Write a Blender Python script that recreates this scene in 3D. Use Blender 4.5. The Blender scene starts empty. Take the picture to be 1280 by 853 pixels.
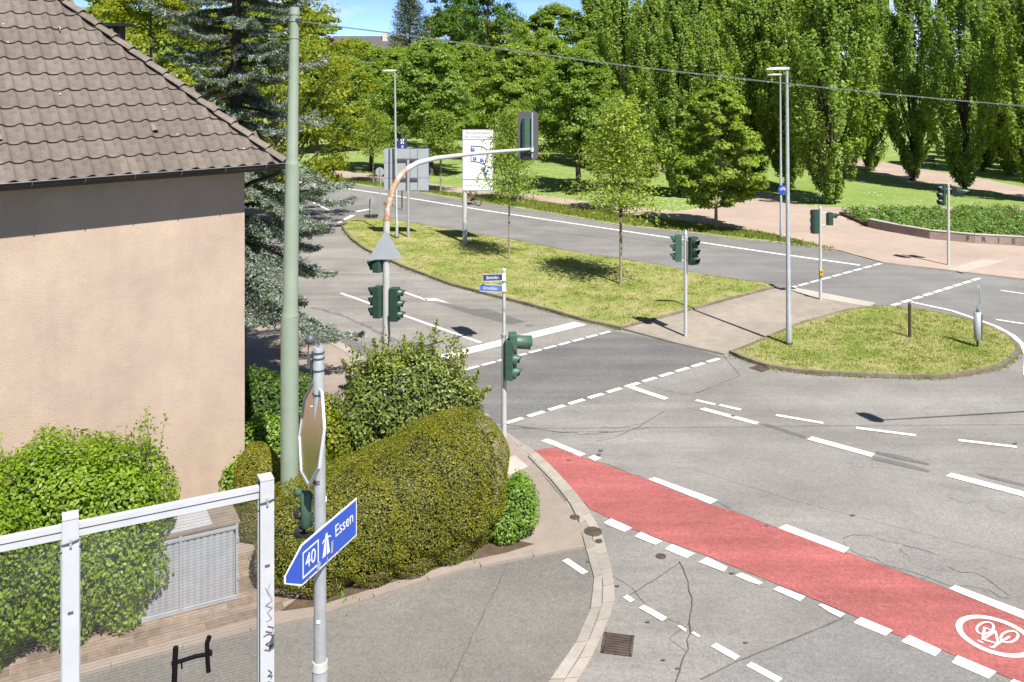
import bpy, bmesh, math, random
import numpy as np
from mathutils import Vector, Matrix
from mathutils.geometry import tessellate_polygon

# ------------------------------------------------------------------ camera, sky, sun
SC = bpy.context.scene
F, HC, CX, HY = 1150.0, 8.5, 640.0, 88.0          # focal length (px of a 1280 wide picture), eye height, optical centre, horizon
cam_d = bpy.data.cameras.new('camera'); cam = bpy.data.objects.new('camera', cam_d); SC.collection.objects.link(cam)
cam.location = (0, 0, HC); cam.rotation_euler = (math.radians(90), 0, 0)
cam_d.sensor_width = 36; cam_d.lens = F/1280*36
cam_d.shift_y = -(426.5-HY)/1280; cam_d.clip_start = .1; cam_d.clip_end = 5000
SC.camera = cam
SUN_EL = math.radians(55); SUN_AZ = math.radians(25.5)   # the sun stands behind the viewer's right shoulder
to_sun = Vector((math.sin(SUN_AZ)*math.cos(SUN_EL), -math.cos(SUN_AZ)*math.cos(SUN_EL), math.sin(SUN_EL)))
W = bpy.data.worlds.new('World'); SC.world = W; W.use_nodes = True
wn = W.node_tree; bg = wn.nodes['Background']
sky = wn.nodes.new('ShaderNodeTexSky'); sky.sky_type = 'NISHITA'; sky.sun_disc = False
sky.sun_elevation = SUN_EL; sky.sun_rotation = math.pi-SUN_AZ; sky.altitude = 100; sky.air_density = .4; sky.dust_density = 0; sky.ozone_density = 5
# thin procedural clouds, the same all round
tc = wn.nodes.new('ShaderNodeTexCoord'); mp = wn.nodes.new('ShaderNodeMapping'); mp.inputs['Scale'].default_value = (1, 1, 2.6)
cn = wn.nodes.new('ShaderNodeTexNoise'); cn.inputs['Scale'].default_value = 3.2; cn.inputs['Detail'].default_value = 8; cn.inputs['Roughness'].default_value = .62
cr = wn.nodes.new('ShaderNodeValToRGB'); cr.color_ramp.elements[0].position = .53; cr.color_ramp.elements[1].position = .70
mx = wn.nodes.new('ShaderNodeMixRGB'); mx.inputs[2].default_value = (5.0, 5.3, 5.8, 1)
wn.links.new(tc.outputs['Generated'], mp.inputs[0]); wn.links.new(mp.outputs[0], cn.inputs[0]); wn.links.new(cn.outputs[0], cr.inputs[0])
wn.links.new(cr.outputs[0], mx.inputs[0]); wn.links.new(sky.outputs[0], mx.inputs[1]); wn.links.new(mx.outputs[0], bg.inputs[0])
bg.inputs[1].default_value = .078
sd = bpy.data.lights.new('sun', 'SUN'); sd.energy = 4.4; sd.angle = math.radians(.5); sd.color = (1, .955, .88)
sun = bpy.data.objects.new('sun', sd); SC.collection.objects.link(sun); sun.rotation_euler = to_sun.to_track_quat('Z', 'Y').to_euler(); sun.location = to_sun*60
SC.view_settings.view_transform = 'Standard'; SC.view_settings.look = 'None'; SC.view_settings.gamma = 1; SC.view_settings.use_curve_mapping = False
SC.view_settings.exposure = 1.3
SC.render.engine = 'CYCLES'
SC.cycles.transparent_max_bounces = 12; SC.cycles.max_bounces = 6

# ------------------------------------------------------------------ helpers
COL = SC.collection
RNG = np.random.default_rng(7); random.seed(7)
def G(x, y, z=0.0):                                # photo pixel -> the point of the level z that it shows
    Y = F*(HC-z)/(y-HY); return ((x-CX)/F*Y, Y)
def PX(x, y, Y):                                   # photo pixel at a known distance
    return Vector(((x-CX)/F*Y, Y, HC-(y-HY)/F*Y))
def GP(pts, z=0.0): return [G(x, y, z) for x, y in pts]

def link(o, parent=None):
    COL.objects.link(o)
    if parent is not None: o.parent = parent
    return o
def tag(o, label=None, cat=None, group=None, kind=None):
    if label: o['label'] = label
    if cat: o['category'] = cat
    if group: o['group'] = group
    if kind: o['kind'] = kind
    return o
def empty(name, loc=(0, 0, 0), label=None, cat=None, group=None, kind=None, parent=None):
    o = bpy.data.objects.new(name, None); o.location = loc; o.empty_display_size = .2
    link(o, parent); return tag(o, label, cat, group, kind)
def mesh_np(name, verts, faces, mat, smooth=False):
    """faces: (n,k) int array or list of lists"""
    me = bpy.data.meshes.new(name)
    verts = np.asarray(verts, dtype=np.float32)
    if isinstance(faces, np.ndarray):
        n, k = faces.shape
        me.vertices.add(len(verts)); me.vertices.foreach_set('co', verts.ravel())
        me.loops.add(n*k); me.loops.foreach_set('vertex_index', faces.ravel().astype(np.int32))
        me.polygons.add(n); me.polygons.foreach_set('loop_start', np.arange(0, n*k, k, dtype=np.int32))
        me.polygons.foreach_set('loop_total', np.full(n, k, dtype=np.int32))
        me.update(calc_edges=True)
    else:
        me.from_pydata([tuple(map(float, v)) for v in verts], [], faces); me.update()
    if smooth: me.polygons.foreach_set('use_smooth', np.ones(len(me.polygons), dtype=bool))
    if mat: me.materials.append(mat)
    return me
def obj(name, me, parent=None, loc=(0, 0, 0)):
    o = bpy.data.objects.new(name, me); o.location = loc; return link(o, parent)

class MB:
    def __init__(s): s.v = []; s.f = []; s.sm = []
    def add(s, vs, fs, smooth=False):
        b = len(s.v); s.v += [tuple(v) for v in vs]
        for f in fs: s.f.append([b+i for i in f]); s.sm.append(smooth)
        return s
    def box(s, c, size, rot=None):
        hx, hy, hz = size[0]/2, size[1]/2, size[2]/2; c = Vector(c)
        vs = [Vector((x, y, z)) for x in (-hx, hx) for y in (-hy, hy) for z in (-hz, hz)]
        if rot is not None: vs = [rot @ v for v in vs]
        return s.add([v+c for v in vs], [[0, 1, 3, 2], [4, 6, 7, 5], [0, 4, 5, 1], [2, 3, 7, 6], [0, 2, 6, 4], [1, 5, 7, 3]])
    def cyl(s, p0, p1, r0, r1=None, n=12, caps=True):
        return s.tube([p0, p1], [r0, r0 if r1 is None else r1], n, caps)
    def tube(s, pts, rad, n=10, caps=True, smooth=True):
        pts = [Vector(p) for p in pts]
        if not hasattr(rad, '__len__'): rad = [rad]*len(pts)
        rings = []; up = Vector((0, 0, 1)); prev = None
        for i, p in enumerate(pts):
            d = (pts[min(i+1, len(pts)-1)]-pts[max(i-1, 0)]).normalized()
            if prev is None:
                a = d.cross(up) if abs(d.z) < .95 else d.cross(Vector((1, 0, 0)))
            else: a = prev - d*prev.dot(d)
            a.normalize(); prev = a; b = d.cross(a)
            rings.append([p+(a*math.cos(t)+b*math.sin(t))*rad[i] for t in [2*math.pi*k/n for k in range(n)]])
        vs = [v for r in rings for v in r]; fs = []
        for i in range(len(pts)-1):
            for k in range(n):
                fs.append([i*n+k, i*n+(k+1) % n, (i+1)*n+(k+1) % n, (i+1)*n+k])
        s.add(vs, fs, smooth)
        if caps:
            s.add(rings[0], [list(range(n))[::-1]]); s.add(rings[-1], [list(range(n))])
        return s
    def prism(s, poly, z0, z1):                      # polygon in plan, extruded up
        n = len(poly); tri = tessellate_polygon([[Vector((x, y, 0)) for x, y in poly]])
        vs = [(x, y, z0) for x, y in poly]+[(x, y, z1) for x, y in poly]
        fs = []
        for t in tri:
            a, b, c = [Vector((poly[i][0], poly[i][1])) for i in t]
            t = list(t)
            if (b-a).cross(c-a) < 0: t = t[::-1]
            fs.append([i+n for i in t]); fs.append(t[::-1])
        area = sum(poly[i][0]*poly[(i+1) % n][1]-poly[(i+1) % n][0]*poly[i][1] for i in range(n))
        for i in range(n):
            j = (i+1) % n
            fs.append([i, j, j+n, i+n] if area > 0 else [j, i, i+n, j+n])
        return s.add(vs, fs)
    def slab(s, outline, M, t):                      # 2-D outline placed by matrix M (local x, y), thickness t along local z
        n = len(outline); tri = tessellate_polygon([[Vector((x, y, 0)) for x, y in outline]])
        vs = [M @ Vector((x, y, 0)) for x, y in outline]+[M @ Vector((x, y, t)) for x, y in outline]
        fs = [[i+n for i in tr] for tr in tri]+[list(tr)[::-1] for tr in tri]+[[i, (i+1) % n, (i+1) % n+n, i+n] for i in range(n)]
        return s.add(vs, fs)
    def build(s, name, mat, parent=None, loc=(0, 0, 0), bevel=0):
        me = bpy.data.meshes.new(name); me.from_pydata(s.v, [], s.f); me.update()
        me.polygons.foreach_set('use_smooth', s.sm)
        bm = bmesh.new(); bm.from_mesh(me)
        bmesh.ops.recalc_face_normals(bm, faces=bm.faces)
        if bevel: 
            bmesh.ops.remove_doubles(bm, verts=bm.verts, dist=1e-5)
            bmesh.ops.bevel(bm, geom=list(bm.edges), offset=bevel, segments=2, affect='EDGES', profile=.6)
        bm.to_mesh(me); bm.free()
        me.materials.append(mat)
        return obj(name, me, parent, loc)

def flat(poly, z, name, mat, parent=None, sub=False):
    """a thin sheet in plan"""
    n = len(poly); tri = tessellate_polygon([[Vector((x, y, 0)) for x, y in poly]]); fs = []
    for t in tri:
        a, b, c = [Vector((poly[i][0], poly[i][1])) for i in t]; t = list(t)
        if (b-a).cross(c-a) < 0: t = t[::-1]
        fs.append(t)
    me = mesh_np(name, [(x, y, z) for x, y in poly], fs, mat)
    return obj(name, me, parent)
def text_mesh(txt, size, mat, M, parent, name='lettering', thick=.001, align='CENTER', sx=1.0):
    cu = bpy.data.curves.new(name, 'FONT'); cu.body = txt; cu.size = size; cu.align_x = align; cu.align_y = 'CENTER'; cu.extrude = thick
    cu.resolution_u = 3
    to = bpy.data.objects.new('tmp', cu); COL.objects.link(to)
    dg = bpy.context.evaluated_depsgraph_get(); me = bpy.data.meshes.new_from_object(to.evaluated_get(dg))
    bpy.data.objects.remove(to); bpy.data.curves.remove(cu)
    me.transform(M @ Matrix.Diagonal((sx, 1, 1, 1))); me.materials.clear(); me.materials.append(mat); me.name = name
    return obj(name, me, parent)
def frame(origin, xdir, zdir=(0, 0, 1)):
    """matrix: local x along xdir, local y up (zdir), local z = normal = x cross y"""
    x = Vector(xdir).normalized(); y = Vector(zdir).normalized(); n = x.cross(y).normalized()
    m = Matrix.Identity(4)
    for i in range(3): m[i][0] = x[i]; m[i][1] = y[i]; m[i][2] = n[i]; m[i][3] = origin[i]
    return m

# ------------------------------------------------------------------ materials
def new_mat(name):
    m = bpy.data.materials.new(name); m.use_nodes = True; nt = m.node_tree; return m, nt, nt.nodes['Principled BSDF']
def nd(nt, t, **k):
    n = nt.nodes.new(t)
    for a, v in k.items():
        if a in n.inputs: n.inputs[a].default_value = v
        else: setattr(n, a, v)
    return n
def noise(nt, vec, scale, detail=6, rough=.6):
    n = nd(nt, 'ShaderNodeTexNoise', Scale=scale, Detail=detail, Roughness=rough); nt.links.new(vec, n.inputs['Vector']); return n.outputs[0]
def ramp(nt, fac, stops):
    r = nt.nodes.new('ShaderNodeValToRGB'); e = r.color_ramp.elements
    while len(e) < len(stops): e.new(.5)
    for i, (p, c) in enumerate(stops): e[i].position = p; e[i].color = (*c, 1) if len(c) == 3 else c
    nt.links.new(fac, r.inputs[0]); return r.outputs[0]
def mixc(nt, fac, a, b, mode='MIX'):
    m = nt.nodes.new('ShaderNodeMixRGB'); m.blend_type = mode
    for i, v in ((0, fac), (1, a), (2, b)):
        if hasattr(v, 'is_linked') or hasattr(v, 'links'): nt.links.new(v, m.inputs[i])
        else: m.inputs[i].default_value = v if not hasattr(v, '__len__') else (*v[:3], 1)
    return m.outputs[0]
def math_n(nt, op, a, b=0.0):
    m = nt.nodes.new('ShaderNodeMath'); m.operation = op
    for i, v in ((0, a), (1, b)):
        if hasattr(v, 'links'): nt.links.new(v, m.inputs[i])
        else: m.inputs[i].default_value = v
    return m.outputs[0]
def bump(nt, h, strength, dist, bs):
    b = nd(nt, 'ShaderNodeBump', Strength=strength, Distance=dist); nt.links.new(h, b.inputs['Height']); nt.links.new(b.outputs[0], bs.inputs['Normal'])
def coords(nt, scale=None, rotz=0, out='Object'):
    t = nt.nodes.new('ShaderNodeTexCoord')
    if scale is None: return t.outputs[out]
    m = nt.nodes.new('ShaderNodeMapping'); m.inputs['Scale'].default_value = scale; m.inputs['Rotation'].default_value = (0, 0, rotz)
    nt.links.new(t.outputs[out], m.inputs[0]); return m.outputs[0]
KA = .82                                               # the surfaces are weathered, the picture is exposed for their sunlit side
def S(c, k): return tuple(min(1, x*k) for x in c)

def speckled(name, c, var=.15, scales=(.35, 3, 60), rough=.85, bmp=.3, bdist=.01, metallic=0, spec=.3, island=0.0):
    """matt material with large stains, medium blotches and a fine grain"""
    c = S(c, KA); m, nt, bs = new_mat(name); v = coords(nt)
    a = ramp(nt, noise(nt, v, scales[0], 4), [(.3, S(c, 1-var)), (.7, S(c, 1+var))])
    b = ramp(nt, noise(nt, v, scales[1], 6, .7), [(.3, (1-var,)*3), (.7, (1+var*.6,)*3)])
    g = noise(nt, v, scales[2], 3, .7)
    gg = ramp(nt, g, [(.3, (1-var*1.2,)*3), (.7, (1+var*.8,)*3)])
    col = mixc(nt, 1.0, mixc(nt, 1.0, a, b, 'MULTIPLY'), gg, 'MULTIPLY')
    if island:
        gi = nt.nodes.new('ShaderNodeObjectInfo')
        r = ramp(nt, gi.outputs['Random'], [(0, (1-island,)*3), (1, (1+island,)*3)]); col = mixc(nt, 1.0, col, r, 'MULTIPLY')
    nt.links.new(col, bs.inputs['Base Color']); bs.inputs['Roughness'].default_value = rough; bs.inputs['Metallic'].default_value = metallic
    bs.inputs['Specular IOR Level'].default_value = spec
    bump(nt, g, bmp, bdist, bs); return m

def asphalt(name, c, streak=.1, rotz=0.0, var=.12, crack=.5, pit=.5):
    c = S(c, KA); m, nt, bs = new_mat(name); v = coords(nt)
    big = noise(nt, v, .13, 5, .6); mid = noise(nt, v, .9, 7, .68); fine = noise(nt, v, 38, 3, .75); vf = noise(nt, v, 130, 2, .8)
    c1 = ramp(nt, big, [(.34, S(c, 1-var)), (.66, S(c, 1+var))])
    c2 = ramp(nt, mid, [(.3, (1-var*.9,)*3), (.7, (1+var*.55,)*3)])
    c3 = ramp(nt, fine, [(.28, (.76, .76, .77)), (.5, (1, 1, 1)), (.72, (1.17, 1.16, 1.14))])
    c4 = ramp(nt, vf, [(.25, (.8,)*3), (.75, (1.15,)*3)])
    st = noise(nt, coords(nt, (.10, 1.7, 1), rotz), 1.0, 5, .55)      # wheel polish runs along the lane
    c5 = ramp(nt, st, [(.3, (1-streak,)*3), (.7, (1+streak*.8,)*3)])
    col = mixc(nt, 1, mixc(nt, 1, mixc(nt, 1, mixc(nt, 1, c1, c2, 'MULTIPLY'), c3, 'MULTIPLY'), c4, 'MULTIPLY'), c5, 'MULTIPLY')
    sp_ = ramp(nt, noise(nt, v, 7.5, 5, .75), [(.28, (.84,)*3), (.5, (1, 1, 1)), (.75, (1.14,)*3)])   # dirt and worn aggregate a hand wide
    dk = ramp(nt, noise(nt, v, .5, 3, .5), [(.42, (1, 1, 1)), (.62, (.88,)*3)])
    col = mixc(nt, 1, mixc(nt, 1, col, sp_, 'MULTIPLY'), dk, 'MULTIPLY')
    gr = ramp(nt, noise(nt, v, 20, 2, .9), [(.30, (.80,)*3), (.5, (1, 1, 1)), (.70, (1.20, 1.19, 1.17))]); col = mixc(nt, 1, col, gr, 'MULTIPLY')
    # hair cracks
    vv = nt.nodes.new('ShaderNodeTexVoronoi'); vv.feature = 'DISTANCE_TO_EDGE'; vv.inputs['Scale'].default_value = .42
    wv = nt.nodes.new('ShaderNodeVectorMath'); wv.operation = 'MULTIPLY_ADD'; wv.inputs[1].default_value = (.9, .9, .9)
    nn = nd(nt, 'ShaderNodeTexNoise', Scale=1.7, Detail=6); nt.links.new(v, nn.inputs['Vector'])
    nt.links.new(nn.outputs['Color'], wv.inputs[0]); nt.links.new(v, wv.inputs[2]); nt.links.new(wv.outputs[0], vv.inputs['Vector'])
    ck = ramp(nt, vv.outputs['Distance'], [(0, (1, 1, 1)), (.008, (0, 0, 0))])
    ck2 = ramp(nt, noise(nt, v, .33, 3), [(.52, (0, 0, 0)), (.62, (1, 1, 1))])
    ckf = math_n(nt, 'MULTIPLY', math_n(nt, 'MULTIPLY', ck, ck2), crack)
    col = mixc(nt, ckf, col, S(c, .45))
    # open, pitted grain where the binder has worn off
    pv = ramp(nt, noise(nt, v, 75, 2, .6), [(.56, (0, 0, 0)), (.66, (1, 1, 1))]); pm = ramp(nt, noise(nt, v, .3, 4), [(.5, (0, 0, 0)), (.6, (1, 1, 1))])
    col = mixc(nt, math_n(nt, 'MULTIPLY', math_n(nt, 'MULTIPLY', pv, pm), pit), col, S(c, .55))
    nt.links.new(col, bs.inputs['Base Color']); bs.inputs['Roughness'].default_value = .82; bs.inputs['Specular IOR Level'].default_value = .3
    bump(nt, fine, .35, .006, bs); return m

def paint(name, c, wear=.35, under=(.16, .158, .15), scale=5):
    m, nt, bs = new_mat(name); v = coords(nt)
    w = noise(nt, v, scale, 8, .75); f = ramp(nt, w, [(.38-.1*(1-wear), (1, 1, 1)), (.5, (0, 0, 0))])
    f2 = ramp(nt, noise(nt, v, 70, 3, .7), [(.3, (1, 1, 1)), (.42, (0, 0, 0))])
    d = ramp(nt, noise(nt, v, 1.3, 6), [(.3, S(c, .86)), (.7, c)])
    ff = math_n(nt, 'MINIMUM', math_n(nt, 'ADD', math_n(nt, 'MULTIPLY', f, wear), math_n(nt, 'MULTIPLY', f2, wear*.6)), 1.0)
    nt.links.new(mixc(nt, ff, d, under), bs.inputs['Base Color']); bs.inputs['Roughness'].default_value = .6
    return m

def plain(name, c, rough=.5, metallic=0, spec=.5, dirt=.1, scale=4):
    c = S(c, KA); m, nt, bs = new_mat(name); v = coords(nt)
    f = noise(nt, v, scale, 8, .7)
    nt.links.new(ramp(nt, f, [(.3, S(c, 1-dirt)), (.62, c)]), bs.inputs['Base Color'])
    bs.inputs['Roughness'].default_value = rough; bs.inputs['Metallic'].default_value = metallic; bs.inputs['Specular IOR Level'].default_value = spec
    bump(nt, noise(nt, v, 35, 3), .05, .01, bs)
    return m

def leaf_mat(name, c, c2, trans=.5, rough=.5, blotch=.6, tc_=None):
    m, nt, bs = new_mat(name)
    g = nt.nodes.new('ShaderNodeNewGeometry'); oi = nt.nodes.new('ShaderNodeObjectInfo')
    v = coords(nt)
    a = ramp(nt, g.outputs['Random Per Island'], [(0, S(c, .72)), (.55, c), (1, c2)])
    b = ramp(nt, noise(nt, v, blotch, 4), [(.35, (.84, .88, .84)), (.65, (1.14, 1.1, 1.0))])
    o = ramp(nt, oi.outputs['Random'], [(0, (.86, .92, .9)), (1, (1.14, 1.08, 1.0))])
    col = mixc(nt, 1, mixc(nt, 1, a, b, 'MULTIPLY'), o, 'MULTIPLY')
    nt.links.new(col, bs.inputs['Base Color']); bs.inputs['Roughness'].default_value = rough; bs.inputs['Specular IOR Level'].default_value = .35
    tr = nt.nodes.new('ShaderNodeBsdfTranslucent')
    nt.links.new(mixc(nt, 1, col, tc_ or (1.85, 1.65, .65), 'MULTIPLY'), tr.inputs[0])
    ms = nt.nodes.new('ShaderNodeMixShader'); ms.inputs[0].default_value = trans
    nt.links.new(bs.outputs[0], ms.inputs[1]); nt.links.new(tr.outputs[0], ms.inputs[2])
    nt.links.new(ms.outputs[0], nt.nodes['Material Output'].inputs[0]); return m

def rusty_mat():
    m, nt, bs = new_mat('mast_paint_rusting'); v = coords(nt)
    f = ramp(nt, noise(nt, v, 6, 8, .75), [(.44, (0, 0, 0)), (.52, (1, 1, 1))])
    nt.links.new(mixc(nt, f, (.40, .39, .37), ramp(nt, noise(nt, v, 20, 5), [(.3, (.22, .11, .05)), (.7, (.42, .26, .14))])), bs.inputs['Base Color']); bs.inputs['Roughness'].default_value = .7
    return m
def grass_mat(name, c, dry, dryness=.5, scale=.5, flowers=0):
    m, nt, bs = new_mat(name); v = coords(nt)
    a = ramp(nt, noise(nt, v, scale, 8, .7), [(.35, c), (.35+.3/(dryness+.3), dry)])
    b = ramp(nt, noise(nt, v, 9, 6, .8), [(.3, (.62, .68, .6)), (.5, (1, 1, 1)), (.7, (1.3, 1.25, 1.2))])
    f = noise(nt, v, 45, 4, .8); d = ramp(nt, f, [(.3, (.6,)*3), (.7, (1.35,)*3)])
    col = mixc(nt, 1, mixc(nt, 1, a, b, 'MULTIPLY'), d, 'MULTIPLY')
    if flowers:
        vv = nt.nodes.new('ShaderNodeTexVoronoi'); vv.inputs['Scale'].default_value = 3.2; nt.links.new(v, vv.inputs['Vector'])
        fl = ramp(nt, vv.outputs['Distance'], [(.16, (1, 1, 1)), (.24, (0, 0, 0))]); fm = ramp(nt, noise(nt, v, .25, 4), [(.45, (0, 0, 0)), (.6, (1, 1, 1))])
        col = mixc(nt, math_n(nt, 'MULTIPLY', math_n(nt, 'MULTIPLY', fl, fm), flowers), col, (.6, .62, .5))
    nt.links.new(col, bs.inputs['Base Color']); bs.inputs['Roughness'].default_value = .95; bs.inputs['Specular IOR Level'].default_value = .15
    bump(nt, f, .9, .04, bs); return m

def add_spots(m, scale, c, thr, region=.8, amount=.7):
    """lichen, chewing gum, drips: small irregular spots of another colour"""
    nt = m.node_tree; bs = nt.nodes['Principled BSDF']; src = bs.inputs['Base Color'].links[0].from_socket; v = coords(nt)
    w = nt.nodes.new('ShaderNodeVectorMath'); w.operation = 'MULTIPLY_ADD'; w.inputs[1].default_value = (.06,)*3
    n0 = nd(nt, 'ShaderNodeTexNoise', Scale=scale*2, Detail=3); nt.links.new(v, n0.inputs['Vector']); nt.links.new(n0.outputs['Color'], w.inputs[0]); nt.links.new(v, w.inputs[2])
    vo = nt.nodes.new('ShaderNodeTexVoronoi'); vo.inputs['Scale'].default_value = scale; nt.links.new(w.outputs[0], vo.inputs['Vector'])
    s = ramp(nt, vo.outputs['Distance'], [(thr, (1, 1, 1)), (thr*1.35, (0, 0, 0))]); r = ramp(nt, noise(nt, v, region, 4), [(.5, (0, 0, 0)), (.62, (1, 1, 1))])
    f = math_n(nt, 'MULTIPLY', math_n(nt, 'MULTIPLY', s, r), amount)
    nt.links.new(mixc(nt, f, src, c), bs.inputs['Base Color'])
def add_streaks(m, scl, amount, rotz=0):
    """stretched stains multiplied over a material (rain runs on a wall, scuffs on a lane)"""
    nt = m.node_tree; bs = nt.nodes['Principled BSDF']; src = bs.inputs['Base Color'].links[0].from_socket
    r = ramp(nt, noise(nt, coords(nt, scl, rotz), 1.0, 7, .65), [(.32, (1-amount,)*3), (.5, (1, 1, 1)), (.72, (1+amount*.7,)*3)])
    nt.links.new(mixc(nt, 1, src, r, 'MULTIPLY'), bs.inputs['Base Color'])
M = {}
M['road'] = asphalt('asphalt_main', (.238, .228, .213), .15, math.radians(37))
M['road_far'] = asphalt('asphalt_far', (.205, .2, .195), .09, math.radians(46), crack=.35, pit=.2)
M['road_left'] = asphalt('asphalt_left', (.25, .235, .22), .16, math.radians(55), crack=.9, pit=.3)
M['road_side'] = asphalt('asphalt_side', (.19, .178, .164), .05, .3, crack=.1)
M['road_dark'] = asphalt('asphalt_crossing', (.158, .155, .152), .16, math.radians(45), var=.10, crack=.3, pit=.1)
M['road_patch'] = asphalt('asphalt_patch', (.245, .235, .22), .03, 0, crack=.15, pit=.8)
M['road_smooth'] = asphalt('asphalt_smooth', (.22, .215, .208), .03, 0, crack=.1, pit=.1)
M['seam'] = asphalt('bitumen_seam', (.135, .13, .125), .03, 0, var=.2, crack=0, pit=0)
M['blue_patch'] = asphalt('blue_grey_patch', (.235, .228, .225), .03, 0, crack=.2, pit=.1)
M['crack'] = plain('crack_dark', (.085, .08, .075), .95, dirt=.4)
M['red'] = asphalt('red_surfacing', (.36, .112, .105), .16, math.radians(-37), var=.10, crack=.1, pit=.15)
M['white'] = paint('road_white', (.68, .67, .635), .42)
M['white_worn'] = paint('road_white_worn', (.76, .75, .71), .75, scale=3.5)
M['pave'] = speckled('pavement_pinkish', (.285, .235, .20), .13, (.3, 2.2, 50), bmp=.3)
M['pave2'] = speckled('refuge_surface', (.30, .26, .215), .15, (.4, 2.5, 45), bmp=.3)
M['path'] = speckled('park_path', (.385, .30, .25), .12, (.2, 1.4, 30), bmp=.2)
M['concrete'] = speckled('kerb_concrete', (.30, .275, .24), .18, (.6, 5, 70), bmp=.35, island=.13)
M['gutter_c'] = speckled('gutter_slab', (.33, .295, .255), .12, (.6, 5, 70), bmp=.3, island=.10)
M['kerb_brown'] = speckled('old_kerb', (.20, .165, .125), .25, (1, 6, 60), bmp=.4, island=.15)
M['slab'] = speckled('light_slab', (.42, .38, .33), .10, (.8, 5, 60), bmp=.2)
M['soil'] = speckled('soil', (.12, .085, .055), .3, (1, 6, 40), bmp=.8, bdist=.03)
M['grass_dry'] = grass_mat('island_grass', (.165, .225, .038), (.33, .29, .135), .75, .6)
M['grass'] = grass_mat('park_grass', (.14, .215, .042), (.24, .28, .10), .45, .3, flowers=1.0)
M['grass_verge'] = grass_mat('verge_grass', (.13, .20, .03), (.22, .24, .08), .4, .6)
M['blade'] = leaf_mat('grass_blades', (.17, .235, .04), (.33, .32, .12), .45, .6, 1.2)
M['render'] = speckled('render_wall', (.485, .378, .302), .07, (.5, 3, 55), rough=.95, bmp=.8, bdist=.012, spec=.1)
M['tile'] = speckled('roof_tile_concrete', (.172, .142, .122), .24, (.8, 7, 60), rough=.85, bmp=.45, bdist=.008, island=.15)
add_streaks(M['render'], (2.2, 2.2, .22), .05); add_streaks(M['render'], (.5, .5, .5), .05); add_streaks(M['red'], (1.2, 9, 1), .12, math.radians(20)); add_spots(M['red'], 7, (.30, .19, .17), .12, .5, .5); add_streaks(M['road'], (2.5, 14, 1), .06, math.radians(37))
add_spots(M['tile'], 9, (.34, .33, .28), .16, 1.2, .55); add_spots(M['tile'], 5, (.06, .055, .04), .15, 2.0, .6)
add_spots(M['road'], 3.1, (.10, .097, .093), .10, .5, .8); add_spots(M['road_side'], 2.3, (.12, .11, .10), .09, .5, .7); add_spots(M['pave'], 4, (.13, .11, .10), .09, .6, .6); add_spots(M['pave2'], 3, (.14, .15, .07), .16, .7, .5)
M['tile_under'] = plain('roof_underlay', (.05, .04, .035), .9)
M['wood_dark'] = plain('soffit_wood', (.11, .075, .055), .7, dirt=.3)
M['zinc_dark'] = plain('gutter_dark', (.06, .06, .062), .35, .6, dirt=.3)
M['zinc_rim'] = plain('gutter_rim', (.45, .45, .45), .3, .7, dirt=.3)
M['galv'] = plain('galvanised_steel', (.46, .48, .50), .45, .35, dirt=.22, scale=7)
add_streaks(M['galv'], (9, 9, .8), .10)
M['mast_white'] = plain('painted_mast', (.52, .52, .51), .4, .1, dirt=.12, scale=5)
M['mast_rust'] = plain('rusted_paint', (.36, .20, .10), .8, 0, dirt=.4, scale=9)
M['pole_green'] = plain('green_pole_paint', (.27, .325, .25), .5, 0, dirt=.14, scale=2.5)
M['sig'] = plain('signal_green', (.028, .068, .048), .42, 0, dirt=.25)
M['sig_lt'] = plain('signal_green_faded', (.055, .12, .082), .5, 0, dirt=.25)
M['black'] = plain('black_plastic', (.018, .02, .022), .5, dirt=.2)
M['board'] = plain('backing_board_grey', (.085, .09, .10), .5, dirt=.2)
M['lens_r'] = plain('lens_red_off', (.10, .015, .012), .2, dirt=.2); M['lens_a'] = plain('lens_amber_off', (.12, .06, .012), .2, dirt=.2); M['lens_g'] = plain('lens_green_off', (.012, .07, .045), .2, dirt=.2)
M['alu'] = plain('sign_back_alu', (.36, .385, .42), .5, .08, dirt=.12)
M['alu_reflect_tint'] = plain('sign_back_reflect_tint', (.72, .57, .49), .26, .95, dirt=.2, scale=3)  # pinkish tint paints the house wall's reflection into the metal colour
M['sign_blue'] = plain('sign_blue', (.02, .09, .52), .35, 0, dirt=.12)
M['sign_navy'] = plain('sign_navy', (.035, .05, .16), .35, 0, dirt=.15)
M['sign_fblue'] = plain('sign_faded_blue', (.11, .20, .50), .35, 0, dirt=.15)
M['sign_white'] = plain('sign_white', (.80, .80, .80), .4, 0, dirt=.06)
M['sign_red'] = plain('sign_red', (.42, .02, .02), .4, dirt=.1)
M['sign_grey'] = plain('sign_grey_print', (.18, .18, .22), .4, dirt=.1)
M['yellow'] = plain('yellow_box', (.62, .36, .02), .5, dirt=.15)
M['iron'] = speckled('cast_iron', (.115, .085, .07), .25, (3, 12, 80), rough=.6, metallic=.2, bmp=.3)
M['bar_white'] = plain('white_profile', (.50, .515, .55), .4, .05, dirt=.10, scale=6)
M['wire'] = plain('dark_wire', (.05, .05, .055), .6)
M['cable'] = plain('cable_grey', (.12, .12, .12), .6); M['clip'] = plain('cable_clip', (.6, .6, .6), .3, .5)
M['ink'] = plain('graffiti_ink', (.008, .008, .01), .9, 0, .05, dirt=.1)
M['ink_p'] = plain('graffiti_faint', (.45, .44, .56), .5, dirt=.1)
M['shed'] = plain('shed_metal', (.40, .415, .44), .5, .2, dirt=.2, scale=3); M['shed_lid'] = plain('shed_lid', (.40, .40, .42), .5, .1, dirt=.15)
M['shed_wood'] = plain('shed_roof_felt', (.22, .175, .14), .8, dirt=.3)
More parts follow.
